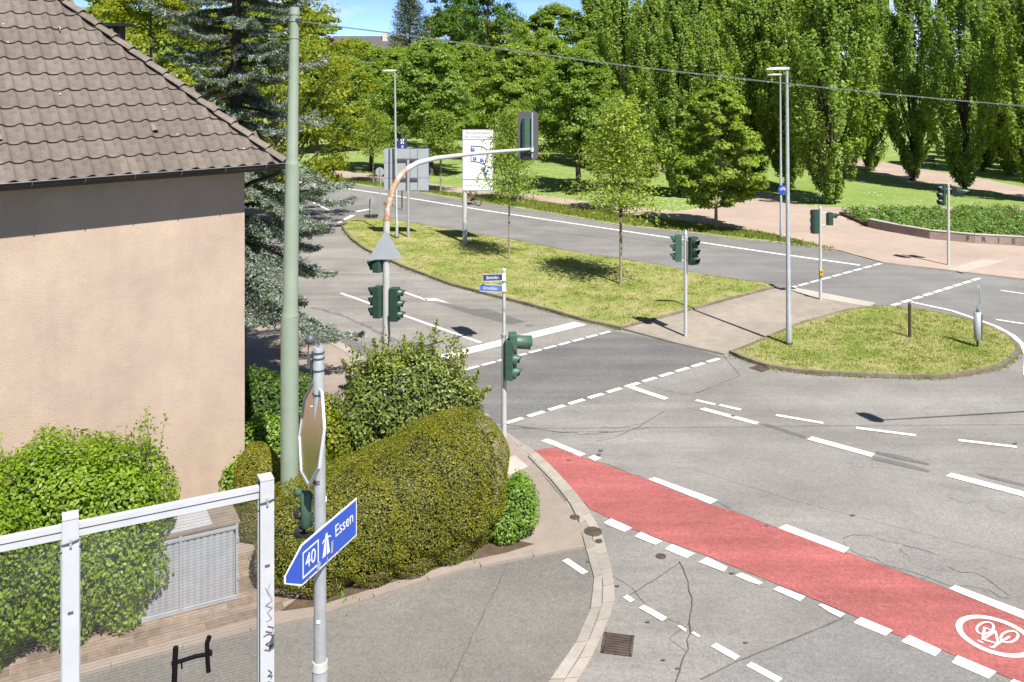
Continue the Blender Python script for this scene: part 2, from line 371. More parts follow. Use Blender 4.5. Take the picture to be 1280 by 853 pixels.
M['paver'] = speckled('paver_brown', (.235, .175, .135), .2, (2, 8, 70), bmp=.4, island=.2)
M['rail_dark'] = plain('post_brown', (.07, .04, .03), .6, dirt=.3)
M['rusting'] = rusty_mat()
M['bark'] = speckled('bark_grey', (.13, .105, .08), .3, (2, 9, 50), rough=.95, bmp=1, bdist=.02, spec=.1)
M['bark_lt'] = speckled('bark_young', (.32, .27, .19), .25, (2, 9, 50), rough=.95, bmp=.6, bdist=.01, spec=.1)
M['bark_dk'] = speckled('bark_dark', (.10, .08, .06), .3, (2, 9, 50), rough=.95, bmp=1, bdist=.02, spec=.1)
M['leaf_lime'] = leaf_mat('leaf_lime_tree', (.15, .24, .032), (.29, .37, .065))
M['leaf_poplar'] = leaf_mat('leaf_poplar', (.165, .26, .04), (.32, .41, .09))
M['leaf_young'] = leaf_mat('leaf_young_tree', (.19, .28, .045), (.31, .38, .08))
M['leaf_dark'] = leaf_mat('leaf_maple_dark', (.07, .145, .018), (.13, .22, .03))
M['leaf_yellow'] = leaf_mat('leaf_yellowgreen', (.17, .22, .014), (.30, .32, .03))
M['leaf_red'] = leaf_mat('leaf_copper', (.07, .025, .035), (.10, .04, .05), tc_=(1.3, .9, .9))
M['leaf_pine'] = leaf_mat('needle_pine', (.06, .085, .035), (.10, .12, .06), .1)
M['leaf_spruce'] = leaf_mat('needle_blue_spruce', (.17, .215, .18), (.52, .58, .57), .28, .55, 1.2, (1.1, 1.1, 1.0))
M['leaf_spruce_o'] = leaf_mat('needle_old', (.10, .13, .05), (.20, .21, .08), .12, .6, 1.2)
M['leaf_yew'] = leaf_mat('leaf_yew', (.165, .185, .02), (.33, .27, .03), .4, .5, 1.1)
M['leaf_hedge'] = leaf_mat('leaf_hornbeam_hedge', (.19, .29, .02), (.32, .41, .05), .5, .45, 1.5)
M['leaf_bush'] = leaf_mat('leaf_shrub', (.15, .20, .04), (.29, .33, .09), .38, .4, 1.5)
M['leaf_fresh'] = leaf_mat('leaf_fresh_shrub', (.14, .26, .03), (.26, .38, .07), .4, .4, 1.5)
M['leaf_bed'] = leaf_mat('leaf_perennials', (.10, .19, .04), (.20, .30, .10), .35, .5, 1.0)
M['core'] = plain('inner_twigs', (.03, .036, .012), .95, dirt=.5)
M['roof_far'] = plain('slate_roof', (.085, .08, .085), .8, dirt=.2); M['wall_far'] = plain('far_wall', (.55, .52, .47), .8, dirt=.1)
M['window'] = plain('window_glass_dark', (.05, .06, .07), .15, dirt=.2)
M['skin'] = plain('skin', (.55, .33, .24), .55, dirt=.08); M['cloth_d'] = plain('dark_shorts', (.04, .04, .05), .8); M['cloth_b'] = plain('faded_jacket', (.13, .15, .2), .8)
M['tyre'] = plain('tyre', (.02, .02, .02), .8); M['hill'] = plain('far_woods', (.05, .085, .04), .95, dirt=.4, scale=.05)
M['bench'] = plain('bench_wood', (.10, .07, .045), .7, dirt=.2)
def glass_mat():
    m = bpy.data.materials.new('clear_panel'); m.use_nodes = True; nt = m.node_tree; nt.nodes.clear()
    o = nt.nodes.new('ShaderNodeOutputMaterial'); t = nt.nodes.new('ShaderNodeBsdfTransparent'); t.inputs[0].default_value = (.965, .965, .965, 1)
    g = nt.nodes.new('ShaderNodeBsdfGlossy'); g.inputs['Roughness'].default_value = .04; g.inputs[0].default_value = (.9, .9, .9, 1)
    d = nt.nodes.new('ShaderNodeBsdfDiffuse'); d.inputs[0].default_value = (.5, .48, .45, 1)
    fr = nt.nodes.new('ShaderNodeFresnel'); fr.inputs[0].default_value = 1.2
    tc = nt.nodes.new('ShaderNodeTexCoord'); n = nd(nt, 'ShaderNodeTexNoise', Scale=1.3, Detail=6); nt.links.new(tc.outputs['Object'], n.inputs['Vector'])
    r = ramp(nt, n.outputs[0], [(.35, (.01,)*3), (.8, (.045,)*3)])
    m1 = nt.nodes.new('ShaderNodeMixShader'); m2 = nt.nodes.new('ShaderNodeMixShader')
    nt.links.new(r, m1.inputs[0]); nt.links.new(t.outputs[0], m1.inputs[1]); nt.links.new(d.outputs[0], m1.inputs[2])
    nt.links.new(fr.outputs[0], m2.inputs[0]); nt.links.new(m1.outputs[0], m2.inputs[1]); nt.links.new(g.outputs[0], m2.inputs[2]); nt.links.new(m2.outputs[0], o.inputs[0])
    return m
M['glass'] = glass_mat()

# ------------------------------------------------------------------ ground, roads, islands
BIG = 1500
ground = flat([(-BIG, -BIG), (BIG, -BIG), (BIG, BIG), (-BIG, BIG)], -.06, 'ground', M['grass'])
tag(ground, 'flat green land reaching to the horizon', 'ground', kind='structure')
road = empty('road', label='grey asphalt junction with worn white markings', cat='road', kind='structure')
flat([(-75, -30), (70, -30), (70, 120), (-75, 120)], 0, 'asphalt', M['road'], road)
far_top = [(300, 214), (375, 221), (466.5, 234), (527.5, 241), (574, 249), (600, 253), (684, 266), (774, 281.5), (864, 291), (920, 298.5), (960, 301.5), (1046.5, 312.5), (1103, 328), (1173, 336.5), (1280, 349)]
isl1 = [(427, 284), (431, 277), (440, 273.5), (490, 275), (551, 285.5), (600, 294), (640, 300), (712.5, 315), (770, 324), (825, 332), (881, 345), (950, 354), (966, 357.5), (972, 360), (940, 368),
        (780, 411), (774, 411), (762, 408), (735, 402), (712, 396), (656, 380), (600, 366), (563, 356), (504, 334), (457, 312.5), (437, 298)]
ref_poly = [(972, 360), (1030, 373.5), (1094, 384), (1060, 388), (1000, 405), (925, 437), (905, 442.5), (842, 428), (780, 411), (940, 368)]
isl2 = [(1094, 384), (1118, 383.5), (1145, 387), (1190, 395), (1229, 406), (1256, 417), (1272, 430), (1275, 439), (1268, 449), (1249, 460), (1210, 468), (1173, 472.5), (1089, 470), (1015.6, 467), (962, 459), (930, 449), (912, 441), (925, 437), (1000, 405), (1060, 388)]
# sheets of different asphalt, each 4 mm above the one below
fe = [(G(300, 214)[0]-40, G(300, 214)[1]+26)]
far_road = GP([(1280, 349), (1173, 336.5), (1046.5, 312.5), (864, 291), (684, 266), (574, 249), (466.5, 234), (375, 221)])+[(-60, 98), (-60, 60)]+GP([(379, 262), (427, 284), (490, 276), (640, 301), (825, 333), (972, 361), (1094, 384), (1140, 378), (1230, 402), (1280, 432)])+[(40, 28), (46, 36)]
flat(far_road, .004, 'asphalt_far_lane', M['road_far'], road)
flat(GP([(427, 284), (457, 312.5), (504, 334), (600, 366), (712, 396), (774, 411), (568, 468), (520, 470), (455, 460), (380, 412), (300, 365)])+[(-22, 48), (-40, 70), (-26, 62)], .0065, 'asphalt_left_lane', M['road_left'], road)
flat(GP([(568, 467), (765, 414), (842, 429), (901, 446), (632, 530), (600, 522)]), .008, 'crossing_asphalt', M['road_dark'], road)
flat(GP([(802, 480), (906, 448), (949, 464), (930, 473), (895, 484), (862, 493), (836, 489)]), .004, 'light_patch', M['road_patch'], road)
flat(GP([(876, 853), (920, 829), (1000, 796), (1055, 773), (1118, 797), (1280, 862), (1330, 883), (1200, 960), (900, 960)]), .004, 'smooth_patch', M['road_smooth'], road)
flat(GP([(1020, 560), (1100, 585), (1280, 640), (1500, 700), (1500, 760), (1280, 700), (1000, 628), (860, 585), (905, 560)]), .004, 'open_textured_patch', M['road_patch'], road)
sidestreet = GP([(743, 725), (742, 751), (732, 784.5), (712.5, 818), (687, 853), (640, 930), (580, 1060), (300, 1200)])+[(-30, 6), (-30, 8.5)]+GP([(-100, 890), (60, 850), (180, 818), (340, 778), (396, 766.5), (480.6, 738), (565, 711.7), (635, 697.6), (700, 686), (729, 680), (738, 700)])
flat(sidestreet, .004, 'side_street_asphalt', M['road_side'], road)
flat(GP([(300, 700), (745, 560), (900, 505), (1100, 430), (1100, 438), (905, 516), (750, 575)]) if 0 else GP([(537, 377), (565, 381), (590, 387), (608, 386), (657, 403), (638, 406.5), (590, 394)]), .008, 'dark_patch', M['seam'] if 0 else M['road_dark'], road)
# repaired strip, potholes, seams
flat(GP([(948, 530), (960, 530), (1008, 546), (1006, 549)]), .004, 'dark_patch', M['road_dark'], road)
flat(GP([(1094, 564.5), (1130, 571), (1162, 580), (1161, 582), (1125, 575), (1093, 567)]), .008, 'dark_patch', M['road_dark'], road)
flat(GP([(1092, 571), (1130, 579), (1162, 588.5), (1161, 591), (1125, 583), (1091, 575)]), .008, 'dark_patch', M['road_dark'], road)
flat(GP([(1219, 592), (1240, 596), (1300, 610), (1300, 613), (1235, 598)]), .008, 'dark_patch', M['road_dark'], road)
def blob(cx, cy, rx, ry, z, name, mat, seed=0, rot=0, n=22, par=road):
    r = random.Random(seed); pts = []
    for i in range(n):
        a = 2*math.pi*i/n; k = 1+r.uniform(-.22, .22); x = math.cos(a)*rx*k; y = math.sin(a)*ry*k
        pts.append(G(cx+x*math.cos(rot)-y*math.sin(rot), cy+x*math.sin(rot)+y*math.cos(rot)))
    return flat(pts, z, name, mat, par)
blob(1078, 580, 20, 4.5, .009, 'pothole_fill', M['blue_patch'], 1, .1)
blob(1204, 622, 21, 6, .009, 'pothole_fill', M['blue_patch'], 2, .2)
blob(1248, 636, 14, 5, .009, 'pothole_fill', M['blue_patch'], 3, .2)
blob(780, 530, 30, 4, .009, 'pothole_fill', M['road_patch'], 4, -.1); blob(735, 541, 14, 3, .009, 'pothole_fill', M['blue_patch'], 5, 0)
worn = [(1054, 674), (1064, 670), (1085, 670.5), (1104, 676), (1132, 683), (1158, 689), (1175, 696), (1180, 703), (1186, 711), (1200, 716), (1220, 717), (1234, 725), (1243, 731), (1256, 741), (1264, 748), (1252, 748), (1236, 738), (1210, 733), (1187, 733), (1160, 722), (1135, 714), (1108, 707), (1093, 698), (1080, 696), (1066, 690), (1057, 683)]
flat(GP(worn), .008, 'broken_surface', M['road_patch'], road)
flat(GP([(1122, 690), (1135, 687), (1170, 696), (1183, 706), (1181, 714), (1165, 713), (1143, 707)]), .012, 'pothole_fill', M['blue_patch'], road)
def strip(pts, w, z, name, mat, par, jit=0, seed=1, world=False):
    """a ribbon of real width w along a pixel polyline"""
    P = [Vector(p) for p in (pts if world else GP(pts))]; r = random.Random(seed)
    if jit:
        Q = []
        for a, b in zip(P, P[1:]):
            k = max(1, int((b-a).length/.18))
            for i in range(k): Q.append(a.lerp(b, i/k)+Vector((r.uniform(-jit, jit), r.uniform(-jit, jit))))
        Q.append(P[-1]); P = Q
    L = []; R = []
    for i, p in enumerate(P):
        d = (P[min(i+1, len(P)-1)]-P[max(0, i-1)]).normalized(); nn = Vector((-d.y, d.x))
        ww = w/2*(r.uniform(.5, 1.2) if jit else 1); L.append(p+nn*ww); R.append(p-nn*ww)
    n = len(P); vs = [(*p, z) for p in L]+[(*p, z) for p in R]
    me = mesh_np(name, vs, [[i, i+n, i+n+1, i+1] for i in range(n-1)], mat)
    return obj(name, me, par)
flat_c = [([(634, 705), (622, 733), (605, 765), (590, 797), (565, 850), (556, 875)], .022), ([(850, 703), (860, 728), (864, 748), (863, 780), (859, 812), (850, 840), (843, 860)], .03),
          ([(850, 704), (820, 724), (786, 745)], .016), ([(765, 720), (790, 735), (815, 765), (855, 783)], .012), ([(862, 780), (835, 800), (858, 815)], .012),
          ([(1054, 674), (1066, 670), (1085, 670.5), (1104, 676), (1132, 683), (1158, 689), (1175, 696)], .022), ([(1185, 710), (1200, 716), (1220, 717), (1234, 725), (1250, 737), (1262, 746)], .022),
          ([(734, 574), (760, 581), (809, 600)], .02), ([(897, 628), (930, 645), (972, 661)], .018), ([(1056, 692), (1080, 699), (1120, 713), (1186, 737)], .02),
          ([(745, 552), (765, 549), (800, 533), (830, 515)], .02), ([(733, 543), (775, 540), (812, 535)], .03), ([(1125, 688), (1138, 700)], .03)]
for i, (p, w) in enumerate(flat_c): strip(p, w*.62, .013, 'crack', M['crack'], road, .022, i)
strip([(876, 850), (920, 828), (1000, 796), (1055, 773)], .03, .010, 'seam', M['seam'], road, .004)
strip([(600, 526), (700, 541), (760, 540)], .02, .013, 'crack', M['seam'], road, .01)
strip([(905, 446), (925, 470), (870, 492)], .02, .010, 'seam', M['seam'], road, .01)
strip([(375, 408), (412, 418), (440, 430), (470, 446)], .5, .009, 'seam', M['road_dark'], road, .06)
strip([(390, 384), (430, 396), (500, 428)], .16, .009, 'dark_patch', M['road_dark'], road, .06, 4)
strip([(640, 270), (760, 294), (1040, 331)], .03, .009, 'seam', M['seam'], road, .005)
strip([(600, 278), (700, 291), (900, 318)], .03, .009, 'seam', M['seam'], road, .005)
def polyline_bits(a, b, n, ratio, w, z, name, par=road, mat=None):
    a = Vector(a); b = Vector(b)
    for i in range(n):
        t0 = i/n; t1 = (i+ratio)/n; strip([a.lerp(b, t0), a.lerp(b, t1)], w, z, name, mat or M['white'], par, world=True)
# cycle lane
lane_top = [(668, 563), (694, 560), (734, 574), (809, 600), (880, 629), (920, 641), (976, 662), (1069, 694.5), (1187, 738), (1280, 775)]
lane_bot = [(1178.7, 814), (1117, 793), (1055, 765), (920, 710), (880, 694), (790, 662), (738, 637), (724, 622), (706, 601), (687, 581)]
t2 = Vector(G(1280, 775)); t1 = Vector(G(1069, 694.5)); b2 = Vector(G(1178.7, 814)); b1 = Vector(G(920, 710)); dl = ((t2-t1).normalized()+(b2-b1).normalized()).normalized()
lane = flat(GP(lane_top)+[tuple(t2+dl*7), tuple(b2+dl*8)]+GP(lane_bot), .010, 'red_cycle_lane', M['red'], road); lane['label'] = 'red surfaced cycle lane running to the lower right'
ZM = .014
def quad(q, name='lane_dash', mat=None, z=ZM): return flat(GP(q), z, name, mat or M['white'], road)
for q in [[(754.4, 654.7), (763.8, 649), (790, 661), (780.6, 666)], [(792.8, 671.6), (801, 666), (828.4, 677.8), (819, 682)], [(831, 687.5), (839.7, 681), (868.4, 693), (858.4, 698.8)],
          [(872.8, 703.6), (884, 697.4), (909.4, 710), (905, 715.7)], [(919, 720.5), (926, 717), (937, 721), (954, 729.5), (949, 732), (938, 729)], [(966.4, 738), (973.4, 734), (1007, 746.6), (1000, 752.8)],
          [(1022.6, 757), (1028, 756), (1056.4, 768.5), (1050, 773), (1036, 766)], [(1066.8, 779.5), (1076, 772.5), (1116, 789), (1107, 796)], [(1126.7, 803), (1136.5, 795), (1177, 813.5), (1169, 821.7)],
          [(1189.4, 829.5), (1197, 820.5), (1245.6, 840.8), (1236, 849.8)], [(1258, 858), (1267, 850), (1322, 874), (1313, 883)]]: quad(q)
for q in [[(810.6, 600), (818, 597.5), (897, 626), (888, 631)], [(973, 661), (983, 656.5), (1062, 686), (1055, 692)]]: quad(q, mat=M['white_worn'])
quad([(1186, 737), (1194, 732.5), (1280, 765), (1330, 786), (1324, 795), (1280, 775)])
for q in [[(676, 552), (684, 549), (698.5, 554), (690, 557)], [(735, 573), (742, 569.6), (752, 574), (743.5, 577)]]: quad(q)
quad([(691, 557), (697, 554), (732, 568.5), (725, 571.5)], mat=M['white_worn'])
for q in [[(785.6, 485.8), (792.7, 483.8), (836, 498.4), (830, 500.6)], [(874, 512.5), (881, 510.5), (948.8, 528.8), (944.6, 531.5)], [(1008.6, 550), (1015, 546.5), (1094, 568), (1088.7, 572)], [(1182, 596), (1189.4, 592), (1280, 615.5), (1330, 629), (1324, 634), (1280, 622)]]: quad(q)
for a, b in [((870, 501), (894, 506.5)), ((899.5, 507), (926, 513)), ((970, 519.6), (1029, 529.6)), ((1070, 535.6), (1145, 545)), ((1198, 551), (1271, 559.5)), ((1250.5, 363.5), (1310, 372)), ((1245, 400), (1310, 410)),
             ((426, 367), (601, 429)), ((495, 362), (534, 376)), ((379, 247.5), (411, 263)), ((706.5, 700.5), (731.5, 717.5)), ((802, 759), (831, 775.5)), ((892, 807), (922, 824)), ((936, 831), (975, 852))]:
    strip([a, b], .13, ZM, 'lane_dash', M['white'], road)
for q in [[(778.6, 748), (784, 744.6), (793.5, 751), (788, 754)], [(847, 784), (850, 782.6), (858.7, 788), (856.5, 791)], [(864, 792.4), (867, 790.7), (875.6, 796), (873, 798)]]: quad(q)
quad([(528, 373.3), (545, 373.6), (562, 379.6), (546, 376.6), (534, 376.6)], 'turn_arrow')
quad([(500, 457), (568.6, 439.5), (718, 403), (733.5, 406.6), (568.6, 447), (500, 465)], 'stop_line')
polyline_bits(G(560, 468.5), G(766, 414), 11, .8, .13, ZM, 'crossing_dash'); polyline_bits(G(633, 529.5), G(903, 447.5), 12, .76, .15, ZM, 'crossing_dash')
polyline_bits(G(984, 361.5), G(1104, 329), 9, .78, .16, ZM, 'crossing_dash'); polyline_bits(G(1114, 383), G(1227, 347.5), 9, .78, .18, ZM, 'crossing_dash')
strip([(1139, 378), (1190, 389), (1215, 397.5), (1246, 409), (1266, 420), (1278, 431), (1284, 445), (1283, 470)], .16, ZM, 'edge_line', M['white'], road)
strip([(300, 218), (375, 228), (481, 243), (600, 262.5), (636, 268), (842, 298.4), (960, 316), (1075, 332)], .22, ZM, 'edge_line', M['white'], road)
strip([(424, 279), (441, 269.5)], .3, ZM, 'edge_line', M['white'], road); strip([(445, 265), (462, 262)], .3, ZM, 'edge_line', M['white_worn'], road)
# ring and bicycle painted on the lane
E = [Vector(G(1160+x/7.55, 740+y/7.55)) for x, y in [(280, 355), (500, 250), (906, 395), (750, 603), (430, 500), (620, 575), (700, 280), (330, 280)]]
ux = dl; uy = Vector((-ux.y, ux.x))
best = None
for cxp in range(1236, 1262, 2):
    for cyp in range(790, 808, 2):
        c = Vector(G(cxp, cyp)); 
        A = np.array([[(e-c).dot(ux)**2, (e-c).dot(uy)**2] for e in E]); s, res, _, _ = np.linalg.lstsq(A, np.ones(len(E)), rcond=None)
        if min(s) <= 0: continue
        er = float(np.sum((A@s-1)**2))
        if best is None or er < best[0]: best = (er, c, 1/math.sqrt(s[0]), 1/math.sqrt(s[1]))
_, EC, EA, EB = best
def ring(c, a, b, w, name, n=40):
    o = []; 
    for k in (a+w/2, a-w/2):
        kb = b+(k-a); o.append([c+ux*math.cos(t)*k+uy*math.sin(t)*kb for t in [2*math.pi*i/n for i in range(n)]])
    vs = [(*p, .018) for p in o[0]+o[1]]
    return obj(name, mesh_np(name, vs, [[i, (i+1) % n, n+(i+1) % n, n+i] for i in range(n)], M['white']), road)
ring(EC, EA, EB, .09, 'painted_ring')
ZB = .0185
def EZ(x, y): return G(1160+x/7.55, 740+y/7.55)
def ellipse_px(cx, cy, rx, ry, rot): return [EZ(cx+rx*math.cos(t)*math.cos(rot)-ry*math.sin(t)*math.sin(rot), cy+rx*math.cos(t)*math.sin(rot)+ry*math.sin(t)*math.cos(rot)) for t in [2*math.pi*i/24 for i in range(25)]]
for p in [ellipse_px(540, 353, 82, 54, -.25), ellipse_px(768, 435, 84, 52, -.25), [EZ(*q) for q in [(535, 345), (515, 465)]], [EZ(*q) for q in [(535, 350), (630, 385), (520, 460)]], [EZ(*q) for q in [(515, 460), (650, 500)]],
          [EZ(*q) for q in [(635, 380), (662, 500), (612, 540), (580, 530)]], [EZ(*q) for q in [(470, 472), (520, 495)]], [EZ(*q) for q in [(655, 505), (770, 435)]]]:
    ZB += .0006; strip(p, .035, ZB, 'painted_bicycle', M['white'], road, world=True)

# ---- raised surfaces
def slab_obj(poly, z, name, mat, label, cat, kind='structure', z0=-.05, parent=None):
    o = MB().prism(poly, z0, z).build(name, mat, parent)
    if parent is None: tag(o, label, cat, kind=kind)
    return o
KH = .11
def inset(poly, d):
    P = [Vector(p) for p in poly]; n = len(P); area = sum(P[i].cross(P[(i+1) % n]) for i in range(n)); s = 1 if area > 0 else -1; out = []
    for i in range(n):
        a = (P[i]-P[i-1]).normalized(); b = (P[(i+1) % n]-P[i]).normalized(); na = Vector((-a.y, a.x))*s; nb = Vector((-b.y, b.x))*s
        m = (na+nb); m = m/max(.5, m.length_squared/2) if m.length > .1 else na
        out.append(tuple(P[i]+m*d))
    return out
def kerb(poly, label, w=.13, h=KH, L=1.0, mat=None, closed=False, side=1, gap=.012, name='kerb', stone='kerb_stone', z0=-.04, maxn=290):
    P = [Vector(p) for p in poly]
    if closed: P.append(P[0])
    d = [0]
    for a, b in zip(P, P[1:]): d.append(d[-1]+(b-a).length)
    n = min(maxn, max(1, round(d[-1]/L)))
    def at(s):
        s = max(0, min(d[-1], s))
        for i in range(len(P)-1):
            if s <= d[i+1] or i == len(P)-2: return P[i].lerp(P[i+1], (s-d[i])/max(1e-6, d[i+1]-d[i]))
    def off(s):
        t = (at(s+.12)-at(s-.12)).normalized(); return Vector((-t.y, t.x))*w*side
    root = empty(name, label=label, cat='kerb', kind='structure'); r = random.Random(3); base_off = lambda s: -off(s)/w*.014
    for i in range(n):
        s0 = i*d[-1]/n+gap/2; s1 = (i+1)*d[-1]/n-gap/2; sm = (s0+s1)/2
        pl = [at(q)+base_off(q) for q in (s0, sm, s1)]; of = [off(s0), off(sm), off(s1)]; jz = r.uniform(-.006, .006)
        poly2 = [tuple(p) for p in pl]+[tuple(p+o) for p, o in list(zip(pl, of))[::-1]]
        MB().prism(poly2, z0, h+jz).build(stone, mat or M['concrete'], root)
    return root
i1 = GP(isl1, .05); i2 = GP(isl2, .05)
slab_obj(inset(i1, .12), KH-.005, 'grass_island', M['grass_dry'], 'long dry grass traffic island in the middle of the junction', 'traffic island')
slab_obj(inset(i2, .12), KH-.005, 'grass_island', M['grass_dry'], 'rounded dry grass island holding the tall lamp post and bollard', 'traffic island')
rp = GP(ref_poly, .05); slab_obj(rp, .06, 'paved_refuge', M['pave2'], 'brownish paved crossing refuge between the two grass islands', 'pavement')
kerb(i1, 'weathered kerb round the long grass island', closed=True, mat=M['kerb_brown'], side=(1 if sum(Vector(i1[i]).cross(Vector(i1[(i+1) % len(i1)])) for i in range(len(i1))) > 0 else -1))
kerb(i2, 'weathered kerb round the rounded grass island', closed=True, mat=M['kerb_brown'], side=(1 if sum(Vector(i2[i]).cross(Vector(i2[(i+1) % len(i2)])) for i in range(len(i2))) > 0 else -1))
strip([(792, 413), (842, 427), (903, 442)], .16, .064, 'dropped_kerb', M['concrete'], None); tag(bpy.data.objects['dropped_kerb'], 'flush light dropped kerb along the near side of the refuge', 'kerb', kind='structure')
flat(GP([(971, 363), (990, 361), (1095, 381), (1088, 386), (1030, 376)]), .066, 'light_crossing_slab', M['slab']); tag(bpy.data.objects['light_crossing_slab'], 'light paving strip at the far edge of the refuge', 'paving', kind='structure')
# park side
pk_edge = GP(far_top, .05)
park_poly = [(-140, 110)]+pk_edge+[(34, 37.5), (48, 31), (90, 20), (400, 60), (600, 900), (-600, 900), (-400, 130)]
slab_obj(park_poly, .045, 'park_lawn', M['grass'], 'green park lawn stretching behind the far road', 'lawn')
kerb([p for p in pk_edge], 'light kerb along the park side of the far road', side=1, L=1.0, h=.055, mat=M['gutter_c'])
strip([(x, y+.6) for x, y in far_top], .45, .012, 'gutter_strip', M['gutter_c'], road)
ZP = .054
path1 = [(300, 203), (380, 209), (464, 218), (560, 233), (650, 241.5), (712, 249), (797, 260), (850, 264), (880, 259), (920, 252), (900, 240), (850, 226), (800, 207), (745, 190), (690, 176), (600, 168), (610, 164), (700, 169), (760, 178), (830, 198), (880, 217), (940, 238), (1004, 256), (1038, 259), (1280, 259), (1400, 259), (1400, 265.5), (1280, 266), (1120, 265.5), (1049, 267.5), (1084, 283), (1117, 290), (1162, 299), (1218, 304), (1280, 308), (1400, 318), (1400, 364), (1280, 348.5), (1173, 336), (1103, 327.5), (1070, 318), (1046, 312), (1000, 300), (960, 291), (860, 277), (797, 269), (712, 257), (650, 248), (560, 240), (464, 226), (380, 216), (300, 209)]
p_ = flat(GP(path1, ZP), ZP, 'footpath', M['path']); tag(p_, 'pinkish paved footpath and square in front of the flower bed', 'path', kind='structure')
path2 = [(985, 190), (1020, 192), (1068, 198), (1101, 202.5), (1150, 211.5), (1206, 220), (1280, 234), (1420, 262), (1420, 280), (1273, 247), (1215, 236), (1139, 228), (1094.5, 216), (1063, 207), (1020, 201), (985, 198)]
p_ = flat(GP(path2, ZP), ZP, 'footpath', M['path']); tag(p_, 'pinkish gravel park path passing behind the row of slim trees', 'path', kind='structure')
p_ = flat(GP([(1229, 323.7), (1254.6, 327), (1204, 341), (1184, 336.5)], ZP), ZP+.004, 'tactile_strip', M['slab']); tag(p_, 'light tactile paving strip beside the right signal pole', 'paving', kind='structure')
# near left plot and pavement
left_poly = [(-60, 60), (-24, 50), (-12.5, 38)]+GP([(375, 402), (402, 425), (430, 440), (455, 460), (520, 486), (600, 524.5), (636, 545), (653, 568.5), (674, 589.6), (698, 618), (715, 639), (726, 659.5), (729, 680), (700, 686), (635, 697.6), (565, 711.7), (480.6, 738), (396, 766.5), (340, 778), (180, 818), (60, 850), (-100, 890)], .03)+[(-30, 8.5), (-60, 8)]
slab_obj(left_poly, .045, 'pavement', M['pave'], 'pinkish pavement around the house and hedge corner', 'pavement')
kerb([(-12.5, 38)]+GP([(375, 402), (402, 425), (430, 440), (455, 460), (520, 486), (600, 524.5)], .03), 'light kerb along the left road', w=.32, h=.06, mat=M['gutter_c'], side=1)
kerb(GP([(729, 681), (700, 686), (635, 697.6), (565, 711.7), (480.6, 738), (396, 766.5), (340, 778), (180, 818), (60, 850), (-60, 880)], .03), 'old kerb edging the side street below the hedge', w=.10, h=.047, mat=M['pave'], side=1)
band_o = GP([(600, 521), (636, 543.5), (653, 555), (668, 564), (687, 580.6), (705.6, 601), (722.5, 620), (734, 635), (745, 654), (752.5, 667), (757, 684), (764, 708), (767, 728), (769, 754), (757.5, 784.5), (741, 821), (721, 853), (690, 905)])
band_m = GP([(600, 524), (631, 545), (645, 556), (659, 566.5), (687, 595.6), (705.6, 620), (720.6, 637), (732, 651), (739, 664), (744, 684), (750, 708), (754, 728), (754.5, 750), (744, 784.5), (727, 821), (705, 853), (672, 905)])
band_i = GP([(600, 527), (627, 547), (640, 559), (651, 568.5), (677.5, 593), (698, 618), (715, 639), (726, 659.5), (730, 680), (737.5, 702.6), (743, 725), (742, 751), (732, 784.5), (712.5, 818), (687, 853), (655, 905)])
def band(A, B, label, mat, L, z0a, z0b):
    A = [Vector(a) for a in A]; B = [Vector(b) for b in B]
    def res(P):
        d = [0]
        for a, b in zip(P, P[1:]): d.append(d[-1]+(b-a).length)
        def at(t):
            s = t*d[-1]
            for i in range(len(P)-1):
                if s <= d[i+1] or i == len(P)-2: return P[i].lerp(P[i+1], min(1, (s-d[i])/(d[i+1]-d[i])))
        return at, d[-1]
    fa, la = res(A); fb, _ = res(B); n = round(la/L); root = empty('gutter_band', label=label, cat='kerb', kind='structure'); r = random.Random(5)
    for i in range(n):
        e = .006/L; t0 = (i+e)/n; t1 = (i+1-e)/n; ca = fa(t0); q = [fa(t0), fa(t1), fb(t1), fb(t0)]; c = (q[0]+q[1]+q[2]+q[3])/4
        q = [c+(p-c)*.985 for p in q]; zz = z0a+r.uniform(-.003, .004)
        MB().prism([tuple(p) for p in q], -.04, zz).build('kerb_slab', mat, root)
    return root
band(band_o, band_m, 'outer row of flat gutter slabs curving past the drain', M['gutter_c'], .5, .018, .018)
band(band_m, band_i, 'inner row of flush kerb slabs curving past the hedge corner', M['concrete'], .9, .03, .03)
strip([(660, 573), (690, 604), (712, 632), (724, 655)], .02, .050, 'joint', M['crack'], None, 0); tag(bpy.data.objects['joint'], 'dark joint between pavement and kerb slabs', 'joint', kind='structure')

# ------------------------------------------------------------------ the house on the left
e2 = Vector((.754, .656)).normalized(); n2 = Vector((-e2.y, e2.x))       # along the front wall to the right; away from the viewer
EZ0 = 6.7; E0 = Vector((-4.54, 18.0))                                    # right-hand eaves corner
house = empty('house', (E0.x, E0.y, 0), 'rendered house with brown tiled hipped roof on the left', 'house')
LEN, DEP, OV, PIT = 12.0, 9.0, .5, math.tan(math.radians(45))
def HL(a, b, z=0.0):                                   # a metres left along the eaves, b metres back -> local to the house
    p = -e2*a + n2*b; return Vector((p.x, p.y, z))
MB().prism([tuple(HL(OV, OV)[:2]), tuple(HL(OV, DEP-OV)[:2]), tuple(HL(LEN-OV, DEP-OV)[:2]), tuple(HL(LEN-OV, OV)[:2])][::-1], 0, EZ0-.155).build('wall', M['render'], house)
roof = MB()
rz = EZ0-.02; rid = DEP/2*PIT
c = [HL(0, 0, rz), HL(LEN, 0, rz), HL(LEN, DEP, rz), HL(0, DEP, rz), HL(DEP/2, DEP/2, rz+rid), HL(LEN-DEP/2, DEP/2, rz+rid)]
c = [v+Vector((0, 0, -.05)) for v in c]
roof.add(c, [[0, 1, 5, 4], [1, 2, 5], [2, 3, 4, 5], [3, 0, 4], [0, 3, 2, 1]])
